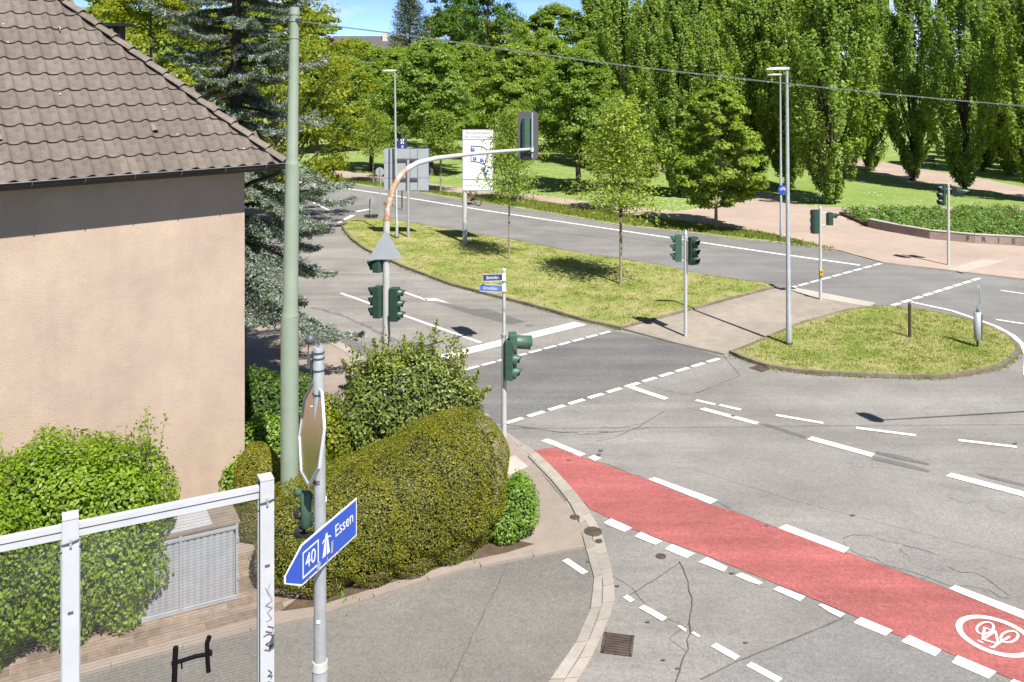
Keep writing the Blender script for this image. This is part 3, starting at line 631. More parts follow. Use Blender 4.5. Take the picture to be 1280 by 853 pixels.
roof = roof.build('roof', M['tile_under'], house)
# one clay/concrete tile: a double roll seen end on, nose at the bottom
TW, TL = .30, .41
def tile_mesh(seed, x0=0.0, x1=1.0, nx=9):
    r = random.Random(seed); vs = []; fs = []; lift = .034
    xs = [x0+(x1-x0)*i/(nx-1) for i in range(nx)]
    def prof(u): return .030*math.cos(2*math.pi*(u-.28))+.010*math.cos(4*math.pi*(u-.28))
    for j, (v, up) in enumerate([(0, lift), (TL+.05, -.002)]):
        for u in xs: vs.append((u*TW, v, up+prof(u)+.03))
    for u in xs: vs.append((u*TW, 0, prof(u)+.03+lift-.026))
    n = nx
    for i in range(n-1):
        fs.append([i, i+1, n+i+1, n+i]); fs.append([2*n+i, 2*n+i+1, i+1, i])
    fs.append([0, n, 2*n]); fs.append([n-1, 3*n-1, 2*n-1])
    return mesh_np('roof_tile', vs, fs, M['tile'], smooth=False)
sl = n2/math.sqrt(2)                                   # up the slope, 45 degrees
MT = Matrix.Identity(4); ex = Vector((e2.x, e2.y, 0)); ey = Vector((sl.x, sl.y, 1/math.sqrt(2))); ez = ex.cross(ey)
for i in range(3): MT[i][0] = ex[i]; MT[i][1] = ey[i]; MT[i][2] = ez[i]
shared = tile_mesh(0); rr = random.Random(4); count = 0
S_len = DEP/2*math.sqrt(2); rows = int(S_len/TL)
extra = MB()
for row in range(rows+1):
    s = row*TL-.06; off = (s/math.sqrt(2))
    a = off+.05                                        # hip edge, metres left of the corner
    amax = LEN-off
    k0 = math.floor(a/TW)
    k = k0
    while (k+1)*TW < amax:
        left = (k+1)*TW                                # tile spans [k*TW, (k+1)*TW] to the left
        w0 = 1.0
        org = HL(left, 0, EZ0)+ey*s
        # what is in view?
        wp = org+Vector((E0.x, E0.y, 0)); px = CX+F*wp.x/wp.y; py = HY+F*(HC-wp.z)/wp.y
        cut = a+.10 > k*TW
        if cut:                                        # tiles cut along the hip
            u1 = max(.15, min(1.0, (left-a-.02)/TW)); me = tile_mesh(1, 0, u1, 7)
        else: me = shared
        vis = px > -25 and py > -25
        if vis and count < 296:
            o = obj('roof_tile', me, roof); o.matrix_local = Matrix.Translation(org) @ MT @ Matrix.Rotation(rr.uniform(-.006, .006), 4, 'Z') @ Matrix.Translation((0, rr.uniform(-.004, .004), rr.uniform(0, .004))); count += 1
        else:
            mm = Matrix.Translation(org) @ MT; b = len(extra.v)
            extra.v += [tuple(mm @ v.co) for v in me.vertices]
            for p in me.polygons: extra.f.append([b+i for i in p.vertices]); extra.sm.append(False)
        k += 1
# the same tiles on the hip side, behind
MT2 = Matrix.Identity(4); ex2 = Vector((n2.x, n2.y, 0)); ey2 = Vector((-e2.x, -e2.y, 1)).normalized(); ez2 = ex2.cross(ey2)
for i in range(3): MT2[i][0] = ex2[i]; MT2[i][1] = ey2[i]; MT2[i][2] = ez2[i]
for row in range(rows+1):
    s = row*TL-.06; off = s/math.sqrt(2); b_ = off+.15
    while b_+TW < DEP-off:
        org = HL(0, b_, EZ0)+ey2*s; mm = Matrix.Translation(org) @ MT2; b = len(extra.v)
        extra.v += [tuple(mm @ v.co) for v in shared.vertices]
        for p in shared.polygons: extra.f.append([b+i for i in p.vertices]); extra.sm.append(False)
        b_ += TW
ex_o = extra.build('far_roof_tiles', M['tile'], roof); ex_o['kind'] = 'stuff'
# hip tiles
hd = (HL(DEP/2, DEP/2, rid)).normalized()
side = Vector((-hd.y, hd.x, 0)).normalized()
hl = .42; nh = int(DEP/2*math.sqrt(3)/hl)
for i in range(nh):
    p0 = HL(0, 0, EZ0+.05)+hd*(i*hl-.1); vs = []; fs = []; m = 9; up = side.cross(hd).normalized()
    if up.z < 0: up = -up
    for (t, rad, lf) in ((0, .125, .055), (hl+.04, .105, .02)):
        for q in range(m):
            a = math.pi*(q/(m-1))*.9+math.pi*.05; vs.append(p0+hd*t+side*math.cos(a)*rad*1.1+up*(math.sin(a)*rad*.75+lf-.03))
    for q in range(m): vs.append(vs[q]-up*.02-Vector((0, 0, .0)))
    for q in range(m-1): fs += [[q, q+1, m+q+1, m+q], [2*m+q, 2*m+q+1, q+1, q]]
    MB().add(vs, fs, False).build('hip_tile', M['tile'], roof)
# vent tiles, a snow hook, a chimney tray behind the hip
def on_roof(px, py):
    """point of the front slope seen at a pixel"""
    d = Vector(((px-CX)/F, 1, -(py-HY)/F)); P0 = Vector((E0.x, E0.y, EZ0+.06)); N = ez; t = N.dot(P0-Vector((0, 0, HC)))/N.dot(d)
    return Vector((0, 0, HC))+d*t-Vector((E0.x, E0.y, 0))
for px, py in ((100, 171), (193, 163), (0, 175)):
    p = on_roof(px, py); mb = MB(); mm = Matrix.Translation(p) @ MT
    prof = [(-.06, 0), (-.05, .045), (-.02, .07), (.02, .07), (.05, .045), (.06, 0)]
    vs = [mm @ Vector((x, -.05, z)) for x, z in prof]+[mm @ Vector((x*.6, .16, z*.15)) for x, z in prof]
    mb.add(vs, [[i, i+1, 7+i, 6+i] for i in range(5)]); mb.build('vent_tile', M['tile'], roof)
    MB().slab([(-.045, 0), (.045, 0), (.02, .05), (-.02, .05)], mm @ Matrix.Translation((0, -.035, 0)) @ Matrix.Rotation(math.radians(90), 4, 'X'), .01).build('vent_opening', M['black'], roof)
p = on_roof(74, 38); mm = Matrix.Translation(p) @ MT
MB().tube([mm @ Vector((0, .1, .0)), mm @ Vector((0, .02, .05)), mm @ Vector((0, -.02, .09)), mm @ Vector((.0, -.03, .02))], .014, 6).build('roof_hook', M['galv'], roof)
for k in range(9):
    px, py = [(4, 30), (10, 53), (98, 33), (75, 118), (108, 75), (205, 137), (305, 186), (342, 195), (222, 168)][k]
    p = on_roof(px, py); mm = Matrix.Translation(p) @ MT
    MB().slab([(.02*math.cos(a), .018*math.sin(a)) for a in [i*math.pi/3 for i in range(6)]], mm, .005).build('lichen_spot', M['slab'], roof)
p = HL(2.0, 3.5, 9.5)
MB().prism([(p.x-.2+dx, p.y+dy) for dx, dy in ((0, 0), (.3, 0), (.3, .3), (0, .3))], 8.5, 9.42).build('chimney', M['tile_under'], roof)
MB().prism([(p.x-.35+dx, p.y-.1+dy) for dx, dy in ((0, 0), (.6, 0), (.6, .5), (0, .5))], 9.42, 9.49).build('chimney_cap', M['zinc_dark'], roof)
# soffit, fascia, gutter, downpipe
MB().prism([tuple(HL(-.02, .0)[:2]), tuple(HL(-.02, DEP)[:2]), tuple(HL(LEN, DEP)[:2]), tuple(HL(LEN, 0)[:2])][::-1], EZ0-.150, EZ0-.10).build('soffit', M['wood_dark'], house)
def half_round(a0, a1, r, th=math.pi, name='gutter', mat=M['zinc_dark'], off=-.07, zz=EZ0-.015):
    vs = []; m = 9
    for a in (a0, a1):
        for q in range(m):
            t = math.pi+math.pi*q/(m-1); c0 = HL(a, off, zz); vs.append(c0+Vector((n2.x, n2.y, 0))*math.cos(t)*r+Vector((0, 0, 1))*math.sin(t)*r)
        for q in range(m):
            t = math.pi+math.pi*q/(m-1); c0 = HL(a, off, zz); vs.append(c0+Vector((n2.x, n2.y, 0))*math.cos(t)*(r-.008)+Vector((0, 0, 1))*math.sin(t)*(r-.008))
    fs = []
    for q in range(m-1): fs += [[q, q+1, 2*m+q+1, 2*m+q], [m+q, m+q+1, 3*m+q+1, 3*m+q], [q, q+1, m+q+1, m+q], [2*m+q, 2*m+q+1, 3*m+q+1, 3*m+q]]
    fs += [[0, m, 3*m, 2*m], [m-1, 2*m-1, 4*m-1, 3*m-1]]
    return MB().add(vs, fs, True).build(name, mat, house)
half_round(-.12, LEN, .075)
MB().cyl(HL(-.12, -.15, EZ0-.012), HL(LEN, -.15, EZ0-.012), .010, n=6).build('gutter_rim', M['zinc_rim'], house)
for k in range(10):
    a = .35+k*.82; MB().tube([HL(a, -.15, EZ0-.01), HL(a, -.135, EZ0-.07), HL(a, -.07, EZ0-.10), HL(a, -.01, EZ0-.07)], .009, 5).build('gutter_bracket', M['zinc_rim'], house)
MB().tube([HL(-.02, .02, EZ0-.03), HL(-.02, .04, EZ0-.20), HL(.08, .22, EZ0-.30), HL(.28, .62, EZ0-.42), HL(.42, .95, EZ0-.60), HL(.44, 1.0, EZ0-1.0), HL(.44, 1.0, .1)], .045, 10).build('downpipe', M['zinc_dark'], house)
MB().slab([(.0, .0), (.16, .0), (.16, .12), (.0, .12)], frame(HL(-.16, -.03, EZ0-.08), (n2.x, n2.y, 0)), .02).build('gutter_end', M['zinc_dark'], house)

# ------------------------------------------------------------------ signal heads and poles
def disc_pts(r, n=12, a0=0): return [(r*math.cos(a0+2*math.pi*i/n), r*math.sin(a0+2*math.pi*i/n)) for i in range(n)]
def signal_head(parent, c, yaw, n=3, r=.105, mat=None, vis_len=(.2,)*3, back=None, depth=.16, name='signal_head', arrows=False):
    """c: centre of the housing relative to the parent, yaw: the way the lenses face (0 = +x)"""
    mat = mat or M['sig']; u = Vector((math.cos(yaw), math.sin(yaw), 0)); v = Vector((-u.y, u.x, 0)); c = Vector(c); R3 = Matrix(((u.x, v.x, 0), (u.y, v.y, 0), (0, 0, 1)))
    w = r*2.45; h = w*.98; tot = h*n
    sc = r/.105; mb = MB()
    # rounded housing: outline in plan with chamfered corners, extruded, each section with a slight waist
    pl = [(-depth/2, -w/2+.05*sc), (-depth/2+.05*sc, -w/2), (depth/2, -w/2), (depth/2, w/2), (-depth/2+.05*sc, w/2), (-depth/2, w/2-.05*sc)]
    for k in range(n):
        z0 = tot/2-(k+1)*h+.004; z1 = tot/2-k*h-.004
        P = [(c.x+u.x*a+v.x*b, c.y+u.y*a+v.y*b) for a, b in pl]; mb.prism(P, c.z+z0, c.z+z1)
        P = [(c.x+u.x*a*.9+v.x*b*.93, c.y+u.y*a*.9+v.y*b*.93) for a, b in pl]; mb.prism(P, c.z+z1-.001, c.z+z1+.009)
    ho = mb.build(name, mat, parent, bevel=0)
    for k in range(n):
        zc = c.z+tot/2-(k+.5)*h; fc = c+u*(depth/2)+Vector((0, 0, zc-c.z))
        ln = [M['lens_r'], M['lens_a'], M['lens_g']][k if n == 3 else min(2, k*2)]
        mm = Matrix.Translation(fc) @ Matrix(((v.x, 0, u.x, 0), (v.y, 0, u.y, 0), (0, 1, 0, 0), (0, 0, 0, 1)))
        MB().slab(disc_pts(r, 14), mm, .012).build('lens', ln, ho)
        L = vis_len[k]*sc; m = 13; vs = []; fs = []
        for (d, rad, drop) in ((0, r*1.06, 0), (L, r*1.0, .0)):
            for thick in (0, .006):
                for q in range(m):
                    a = math.radians(-38)+math.radians(256)*q/(m-1)
                    dd = d*(.45+.55*max(0, math.sin(a))) if d else 0
                    vs.append(fc+v*math.cos(a)*(rad-thick)+Vector((0, 0, 1))*(math.sin(a)*(rad-thick))+u*dd-Vector((0, 0, d*.10)))
        for q in range(m-1): fs += [[q, q+1, 2*m+q+1, 2*m+q], [m+q, m+q+1, 3*m+q+1, 3*m+q], [2*m+q, 2*m+q+1, 3*m+q+1, 3*m+q]]
        fs += [[0, m, 3*m, 2*m], [m-1, 2*m-1, 4*m-1, 3*m-1]]
        MB().add(vs, fs, True).build('visor', mat, ho)
    if back:
        bw, bh = back; cs = .12; o = []
        for sx, sy in ((1, 1), (-1, 1), (-1, -1), (1, -1)):
            for t in range(4):
                a = {(1, 1): 0, (-1, 1): 90, (-1, -1): 180, (1, -1): 270}[(sx, sy)]+30*t
                o.append((sx*(bw/2-cs)+cs*math.cos(math.radians(a)), sy*(bh/2-cs)+cs*math.sin(math.radians(a))))
        mm = Matrix.Translation(c+u*(depth/2-.012)) @ Matrix(((v.x, 0, u.x, 0), (v.y, 0, u.y, 0), (0, 1, 0, 0), (0, 0, 0, 1)))
        MB().slab(o, mm, .006).build('backing_board', M['board'], ho)
    return ho
def arm(parent, z, r, x, y, mat=None):                 # bracket from the pole out to a head
    return MB().cyl((0, 0, z), (x, y, z), .016, n=6).build('bracket', mat or M['galv'], parent)
def base_of(px, py): x, y = G(px, py, .05); return Vector((x, y, .05))

# pole with two street name plates at the near crossing corner
b = base_of(630, 581); b.z = .045
t = empty('signal_post', b, 'white signal post with two blue street name plates above it', 'traffic light')
MB().tube([(0, 0, 0), (0, 0, 2.75)], .057, 14).add([], []).build('pole', M['mast_white'], t)
MB().tube([(0, 0, 2.75), (0, 0, 4.17)], .036, 12).build('upper_pole', M['mast_white'], t)
MB().cyl((0, 0, 2.76), (0, 0, 2.81), .066, n=14).build('collar', M['galv'], t)
MB().cyl((0, 0, 4.165), (0, 0, 4.2), .04, n=12).build('cap', M['sign_white'], t)
ya = math.radians(4)
signal_head(t, (.13, -.07, 2.28), math.radians(-22), 3, .115, M['sig_lt'], (.0001, .16, .16), depth=.2)
ho = MB(); 
# the long tunnel visor over the top lens
u = Vector((math.cos(ya), math.sin(ya), 0)); v = Vector((-u.y, u.x, 0)); m = 16; vs = []
for d, rad in ((0, .14), (.33, .15)):
    for th in (0, .007):
        for q in range(m):
            a = 2*math.pi*q/m; vs.append(Vector((.27, -.05, 2.65))+u*(d*(1-.12*(math.sin(a) < -.2)))+v*math.cos(a)*(rad-th)+Vector((0, 0, math.sin(a)*(rad-th)-d*.06)))
fs = []
for q in range(m):
    q2 = (q+1) % m; fs += [[q, q2, 2*m+q2, 2*m+q], [m+q, m+q2, 3*m+q2, 3*m+q], [2*m+q, 2*m+q2, 3*m+q2, 3*m+q]]
MB().add(vs, fs, True).build('tunnel_visor', M['sig_lt'], t)
MB().box((.19, -.05, 2.67), (.17, .30, .33), Matrix.Rotation(ya, 3, 'Z')).build('top_housing', M['sig_lt'], t, bevel=.02)
MB().box((.02, .085, 2.28), (.012, .30, .95), Matrix.Rotation(ya, 3, 'Z')).build('backing_board', M['board'], t)
arm(t, 2.72, .02, .2, 0); arm(t, 1.92, .02, .1, -.03); arm(t, 2.55, .02, .1, -.03)
def plate(parent, o, d, L, H, mat, txt, name='name_plate', rim=True):
    d = Vector(d).normalized(); mm = frame(Vector(o), d)
    p = MB().slab([(0, -H/2), (L, -H/2), (L, H/2), (0, H/2)], mm, .006).build(name, mat, parent)
    for zz in (-H/2, H/2-.008): MB().slab([(.0, zz), (L, zz), (L, zz+.008), (0, zz+.008)], mm @ Matrix.Translation((0, 0, .006)), .004).build('rim', M['sign_white'], p)
    text_mesh(txt, H*.66, M['sign_white'], mm @ Matrix.Translation((L*.5, .0, .009)), p, sx=min(1.0, L*.85/(H*.66*.52*len(txt))))
    return p
plate(t, (-.44, -.10, 4.03), (.40, -.07+.12, 0), .40, .155, M['sign_navy'], 'Bahnhofstr.')
plate(t, (-.52, -.02, 3.80), (.48, -.10, 0), .49, .155, M['sign_fblue'], 'Arnoldstr.')
for z in (4.08, 3.98, 3.85, 3.75): MB().cyl((0, 0, z-.012), (0, 0, z+.012), .045, n=12).build('clamp', M['sign_white'], t)
MB().box((0, -.045, 4.03), (.07, .03, .15)).build('clamp_plate', M['sign_white'], t); MB().box((0, -.045, 3.80), (.07, .03, .15)).build('clamp_plate', M['sign_white'], t)
s_ = MB().prism(GP([(631, 590), (638, 594), (660, 583), (643, 569), (633, 574)], .05), .03, .054).build('foundation_slab', M['slab']); tag(s_, 'light concrete slab at the foot of the post with street name plates', 'slab')

# mast arm over the left road
Bm = Vector((-3.02, 22.1, .03))
t = empty('mast_arm_signal', Bm, 'tall curved white mast with green signals and its arm over the left road', 'traffic light')
P0 = [(s*.707, s*.707, z) for s, z in ((0, 0), (0, 3.2), (0, 4.5), (.012, 4.85), (.07, 5.23), (.19, 5.58), (.36, 5.84), (.59, 6.03), (.95, 6.17), (1.55, 6.25), (2.8, 6.28), (4.0, 6.28), (5.02, 6.27))]
MB().tube(P0[:4], [.092, .088, .083, .080], 14).build('mast', M['mast_white'], t)
MB().tube(P0[3:7], [.0885, .086, .082, .078], 14, caps=False).build('rusty_bend', M['mast_rust'], t) if 0 else None
MB().tube(P0[3:8], [.080, .078, .075, .072, .070], 14).build('rusting_bend', M['rusting'], t)
MB().tube(P0[7:], [.0695, .066, .062, .053, .046, .041], 14).build('arm', M['mast_white'], t)
MB().cyl((0, 0, 4.55), (0, 0, 4.58), .09, n=14).build('ring', M['galv'], t)
signal_head(t, (-.19, .02, 2.90), math.radians(165), 3, .103, M['sig'], (.17,)*3, depth=.2)
signal_head(t, (.20, -.05, 2.86), math.radians(-12), 3, .108, M['sig'], (.17,)*3, depth=.22)
signal_head(t, (-.19, .05, 3.76), math.radians(165), 1, .12, M['sig'], (.17,)*3, depth=.2)
for z in (2.55, 3.2): arm(t, z, .02, .25, -.03); arm(t, z, .02, -.2, 0)
MB().tube([(.05, -.09, 1.7), (.10, -.12, 2.2), (.06, -.10, 2.6)], .018, 6).build('cable', M['wire'], t)
mm = frame((0, -.12, 4.26), (1, .05, 0)); tri = [(-.385, -.31), (.385, -.31), (.40, -.28), (.026, .36), (-.026, .36), (-.40, -.28)]
p = MB().slab(tri, mm, .008).build('triangular_sign', M['alu'], t)
MB().slab([(x*.86, y*.86) for x, y in tri], mm @ Matrix.Translation((0, 0, -.004)), .003).build('sign_face', M['sign_white'], p)
for zz in (-.2, .12): MB().box((0, -.10, 4.24+zz), (.4-.5*max(0, zz), .02, .03)).build('sign_bracket', M['galv'], t)
# head at the end of the arm, seen from behind
signal_head(t, (3.47, 3.60, 6.64), math.radians(93), 3, .135, M['sig_lt'], (.2,)*3, back=(.58, 1.36), depth=.2)
MB().cyl((3.58, 3.44, 6.03), (3.58, 3.44, 7.30), .028, n=10).build('hanger_tube', M['galv'], t)
MB().cyl((3.58, 3.42, 6.20), (3.58, 3.48, 6.33), .05, n=10).build('hanger_clamp', M['galv'], t)
MB().box((3.42, 3.47, 6.04), (.20, .08, .07)).build('terminal_box', M['black'], t)

# post on the refuge with two heads
b = base_of(857, 421)
t = empty('signal_post', b, 'white signal post with two green heads standing on the refuge', 'traffic light')
MB().tube([(0, 0, 0), (0, 0, 3.28)], .057, 12).build('pole', M['mast_white'], t); MB().cyl((0, 0, 3.28), (0, 0, 3.38), .03, n=8).build('cap', M['sign_white'], t)
signal_head(t, (-.22, .03, 2.80), math.radians(172), 3, .115, M['sig_lt'], (.17,)*3, depth=.2)
signal_head(t, (.20, -.10, 2.74), math.radians(-62), 3, .12, M['sig'], (.2,)*3, depth=.2)
for z in (2.42, 3.15): arm(t, z, .02, .14, -.05); arm(t, z, .02, -.16, 0)
# post with one long-visor head and a yellow push button
b = base_of(1025.5, 375)
t = empty('signal_post', b, 'slim white signal post carrying a yellow push button box', 'traffic light')
MB().tube([(0, 0, 0), (0, 0, 3.38)], .057, 12).build('pole', M['mast_white'], t); MB().cyl((0, 0, 3.38), (0, 0, 3.46), .03, n=8).build('cap', M['sign_white'], t)
signal_head(t, (-.17, .02, 2.87), math.radians(100), 3, .12, M['sig'], (.15,)*3, depth=.22)
signal_head(t, (.33, .0, 2.98), math.radians(5), 2, .095, M['sig'], (.36, .0001), depth=.2)
for z in (2.75, 3.2): arm(t, z, .02, .25, 0); arm(t, z, .02, -.1, 0)
MB().box((0.0, -.09, 1.02), (.12, .10, .2)).build('push_button_box', M['yellow'], t, bevel=.012)
MB().slab(disc_pts(.03, 10), frame((0, -.142, 1.05), (1, 0, 0)), .004).build('button', M['ink'], t)
# post on the far pavement
b = base_of(1185.5, 331.5); b.z = .055
t = empty('signal_post', b, 'white signal post with dark heads before the low lettered wall', 'traffic light')
MB().tube([(0, 0, 0), (0, 0, 3.45)], .06, 12).build('pole', M['mast_white'], t); MB().cyl((0, 0, 3.45), (0, 0, 3.55), .03, n=8).build('cap', M['sign_white'], t)
signal_head(t, (-.27, -.03, 3.03), math.radians(205), 3, .12, M['sig'], (.2,)*3, depth=.2)
signal_head(t, (.30, -.10, 3.18), math.radians(-50), 1, .16, M['sig'], (.3,)*3, depth=.22)
for z in (2.75, 3.3): arm(t, z, .02, .2, -.05); arm(t, z, .02, -.2, 0)

# overhead signal just outside the picture on the right: its shadow falls on the road
hd_ = Vector((8.75+.43*.7*6.3, 22.3-.9*.7*6.3, 0)); ad = Vector((.985, .17, 0)); mbp = hd_+ad*5.2
t = empty('mast_arm_signal', (mbp.x, mbp.y, 0), 'second mast arm signal reaching over the main road from the right', 'traffic light')
Q = [Vector((0, 0, 0)), Vector((0, 0, 5.2)), -ad*.25+Vector((0, 0, 5.8)), -ad*.9+Vector((0, 0, 6.15)), -ad*5.3+Vector((0, 0, 6.3))]
MB().tube(Q, [.08, .06, .035, .028, .022], 12).build('mast', M['mast_white'], t)
signal_head(t, -ad*5.1+Vector((0, 0, 6.55)), math.radians(80), 2, .12, M['sig'], (.1,)*3, back=(.40, .80), depth=.2)

# ------------------------------------------------------------------ tall poles, wire
t = empty('wire_pole', ((362-640)/1150*15.9, 15.9, .045), 'tall pale green tapering steel pole rising behind the clipped hedge', 'pole')
zt = HC-(14-HY)/F*15.9; z1 = HC-(208-HY)/F*15.9; z2 = HC-(398-HY)/F*15.9
MB().tube([(0, 0, 0), (.0, 0, z2-.12), (.01, 0, z2)], [.158, .152, .148], 20).build('lower_shaft', M['pole_green'], t)
MB().tube([(.01, 0, z2), (.012, 0, z2+.12), (.045, 0, z1-.1), (.045, 0, z1)], [.148, .130, .122, .122], 20).build('middle_shaft', M['pole_green'], t)
MB().tube([(.045, 0, z1), (.047, 0, z1+.10), (.085, 0, zt-.12), (.085, 0, zt-.11)], [.122, .098, .080, .080], 20).build('upper_shaft', M['pole_green'], t)
MB().cyl((.085, 0, zt-.11), (.085, 0, zt+.02), .09, .085, n=16).build('cap', M['pole_green'], t)
for z in (zt-.22, zt-.52): MB().cyl((.08, 0, z), (.08, 0, z+.015), .092, n=16).build('band', M['galv'], t)
MB().box((.17, -.06, zt-.2), (.1, .05, .05)).build('wire_bracket', M['wire'], t)
wp = []
for px, py, tt in [(371, 26, 0), (400, 30, .05), (490, 41.5, .15), (600, 57, .28), (700, 71, .39), (780, 81.5, .47), (870, 92, .57), (960, 102, .66), (1070, 113.5, .78), (1180, 124, .9), (1280, 132.5, 1.0)]:
    X0 = -3.7; k = (px-CX)/F; s = (k*15.9-X0)/(1-k*.085) if True else 0; wp.append(PX(px, py, 15.9+.085*s))
d_ = wp[-1]-wp[-2]; last = wp[-1]
wp += [last+d_.normalized()*q+Vector((0, 0, -.02*q)) for q in (3, 7, 11)]
t = empty('overhead_cable', wp[0], 'thin grey overhead cable with bright clips crossing in front of the trees', 'cable')
wl = [p-wp[0] for p in wp]
def dense(P, step):
    o = []
    for a, b_ in zip(P, P[1:]):
        k = max(1, int((b_-a).length/step)); o += [a.lerp(b_, i/k) for i in range(k)]
    return o+[P[-1]]
dw = dense(wl, .4)
MB().tube(dw, .0065, 6).build('carrier_wire', M['cable'], t); MB().tube([p+Vector((0, 0, -.012+.005*math.sin(i*2.1))) for i, p in enumerate(dw)], .0055, 6).build('power_wire', M['cable'], t)
cl = MB()
for i, p in enumerate(dense(wl, .42)[1:]): cl.box(p+Vector((0, 0, -.01)), (.018, .018, .022))
c_ = cl.build('clip', M['clip'], t); c_['kind'] = 'stuff'
endp = wp[-1]; t = empty('wire_pole', (endp.x, endp.y, 0), 'green steel pole outside the picture that holds the right end of the cable', 'pole')
MB().tube([(0, 0, 0), (0, 0, 4), (0, 0, endp.z+.3)], [.15, .13, .09], 14).build('shaft', M['pole_green'], t)

# ------------------------------------------------------------------ lamp posts
def lamp(base, H, lean, label, r0, r1, headdir, hl_=.62):
    t = empty('street_lamp', base, label, 'street lamp', group='street lamps')
    MB().tube([(0, 0, 0), (0, 0, .9), (lean*.15, 0, .92), (lean, 0, H)], [r0, r0, r0*.86, r1], 14).build('pole', M['galv'], t)
    MB().cyl((0, 0, 0), (0, 0, .08), r0*1.35, n=12).build('base', M['iron'], t)
    d = Vector(headdir).normalized(); s = Vector((-d.y, d.x, 0)); o = Vector((lean, 0, H))
    pl = [(-.08, -.05), (.05, -.09), (hl_*.6, -.13), (hl_, -.10), (hl_+.03, 0), (hl_, .10), (hl_*.6, .13), (.05, .09), (-.08, .05)]
    vs = [o+d*a+s*b_+Vector((0, 0, .0)) for a, b_ in pl]+[o+d*a*.97+s*b_*.8+Vector((0, 0, .075 if a < hl_*.8 else .04)) for a, b_ in pl]; n = len(pl)
    MB().add(vs, [list(range(n))[::-1], list(range(n, 2*n))]+[[i, (i+1) % n, n+(i+1) % n, n+i] for i in range(n)]).build('lamp_head', M['galv'], t)
    MB().prism([(o.x+d.x*a+s.x*b_, o.y+d.y*a+s.y*b_) for a, b_ in ((hl_*.35, -.08), (hl_*.9, -.08), (hl_*.9, .08), (hl_*.35, .08))], o.z-.012, o.z-.001).build('lens', M['sign_white'], t)
    return t
b = base_of(986, 433); lamp((b.x, b.y, .1), 8.42, -.06, 'grey lamp post standing on the rounded grass island', .085, .045, (-1, .1, 0))
b = base_of(976.5, 298); t = lamp((b.x, b.y, .05), 8.2, -.05, 'thin grey lamp post on the park verge with a round blue cycle sign', .075, .04, (-1, .2, 0))
zc = HC-(236-HY)/F*b.y-.09; mm = frame((.06, -.10, zc), (.93, -.2, 0)); p = MB().slab(disc_pts(.235, 24), mm, .01).build('cycle_sign', M['sign_blue'], t)
for cc in ((-.085, .02), (.085, .02)):
    o_ = [(cc[0]+x, cc[1]+y) for x, y in disc_pts(.055, 12)]; i_ = [(cc[0]+x, cc[1]+y) for x, y in disc_pts(.035, 12)]
    vs = [mm @ Vector((x, y, .013)) for x, y in o_+i_]; MB().add(vs, [[i, (i+1) % 12, 12+(i+1) % 12, 12+i] for i in range(12)]).build('pictogram', M['sign_white'], p)
for a, c2 in (((-.085, .02), (-.03, .11)), ((-.03, .11), (.06, .11)), ((.06, .11), (.085, .02)), ((-.03, .11), (.0, .02)), ((.0, .02), (.06, .11))):
    MB().cyl(mm @ Vector((*a, .013)), mm @ Vector((*c2, .013)), .011, n=4).build('pictogram', M['sign_white'], p)
b = base_of(496, 299); lamp((b.x, b.y, .1), 8.35, -.10, 'grey lamp post in front of the back of the big direction sign', .075, .042, (-1, -.05, 0))

# ------------------------------------------------------------------ signs on the island
b = base_of(510.5, 298); D = b.y
t = empty('direction_sign', (b.x, b.y, .1), 'big grey direction sign seen from behind on its posts', 'sign')
def L_(px, py, dy=0): q = PX(px, py, D+dy); return Vector((q.x-b.x, dy, q.z-.1))
MB().cyl((0, 0, 0), L_(510, 200), .075, n=14).build('post', M['galv'], t)
pl0 = L_(480, 242, .13); pr0 = L_(536, 235, .13); top_l = L_(480, 191, .13); top_r = L_(536, 187.5, .13)
W_ = pr0.x-pl0.x; Hs = 2.12; zb = (pl0.z+pr0.z)/2
cols = [(0, .19), (.19, .58), (.58, .78), (.78, 1.0)]; rws = [(0, .3), (.3, .66), (.66, 1.0)]
for a, c2 in cols:
    for d0, d1 in rws:
        MB().box((pl0.x+W_*(a+c2)/2, .13, zb+Hs*(d0+d1)/2), (W_*(c2-a)-.02, .02, Hs*(d1-d0)-.02)).build('panel', M['alu'], t)
for fx in (.125, .77): MB().box((pl0.x+W_*fx, .09, zb+Hs/2), (.06, .06, Hs)).build('profile', M['galv'] if fx > .5 else M['board'], t)
for fz in (.28, .74): MB().box((pl0.x+W_*.5, .06, zb+Hs*fz), (W_*.52, .05, .10)).build('cross_rail', M['board'], t)
MB().box((pl0.x+W_/2, .145, zb+Hs/2), (W_, .006, Hs)).build('sign_face', M['sign_blue'], t)
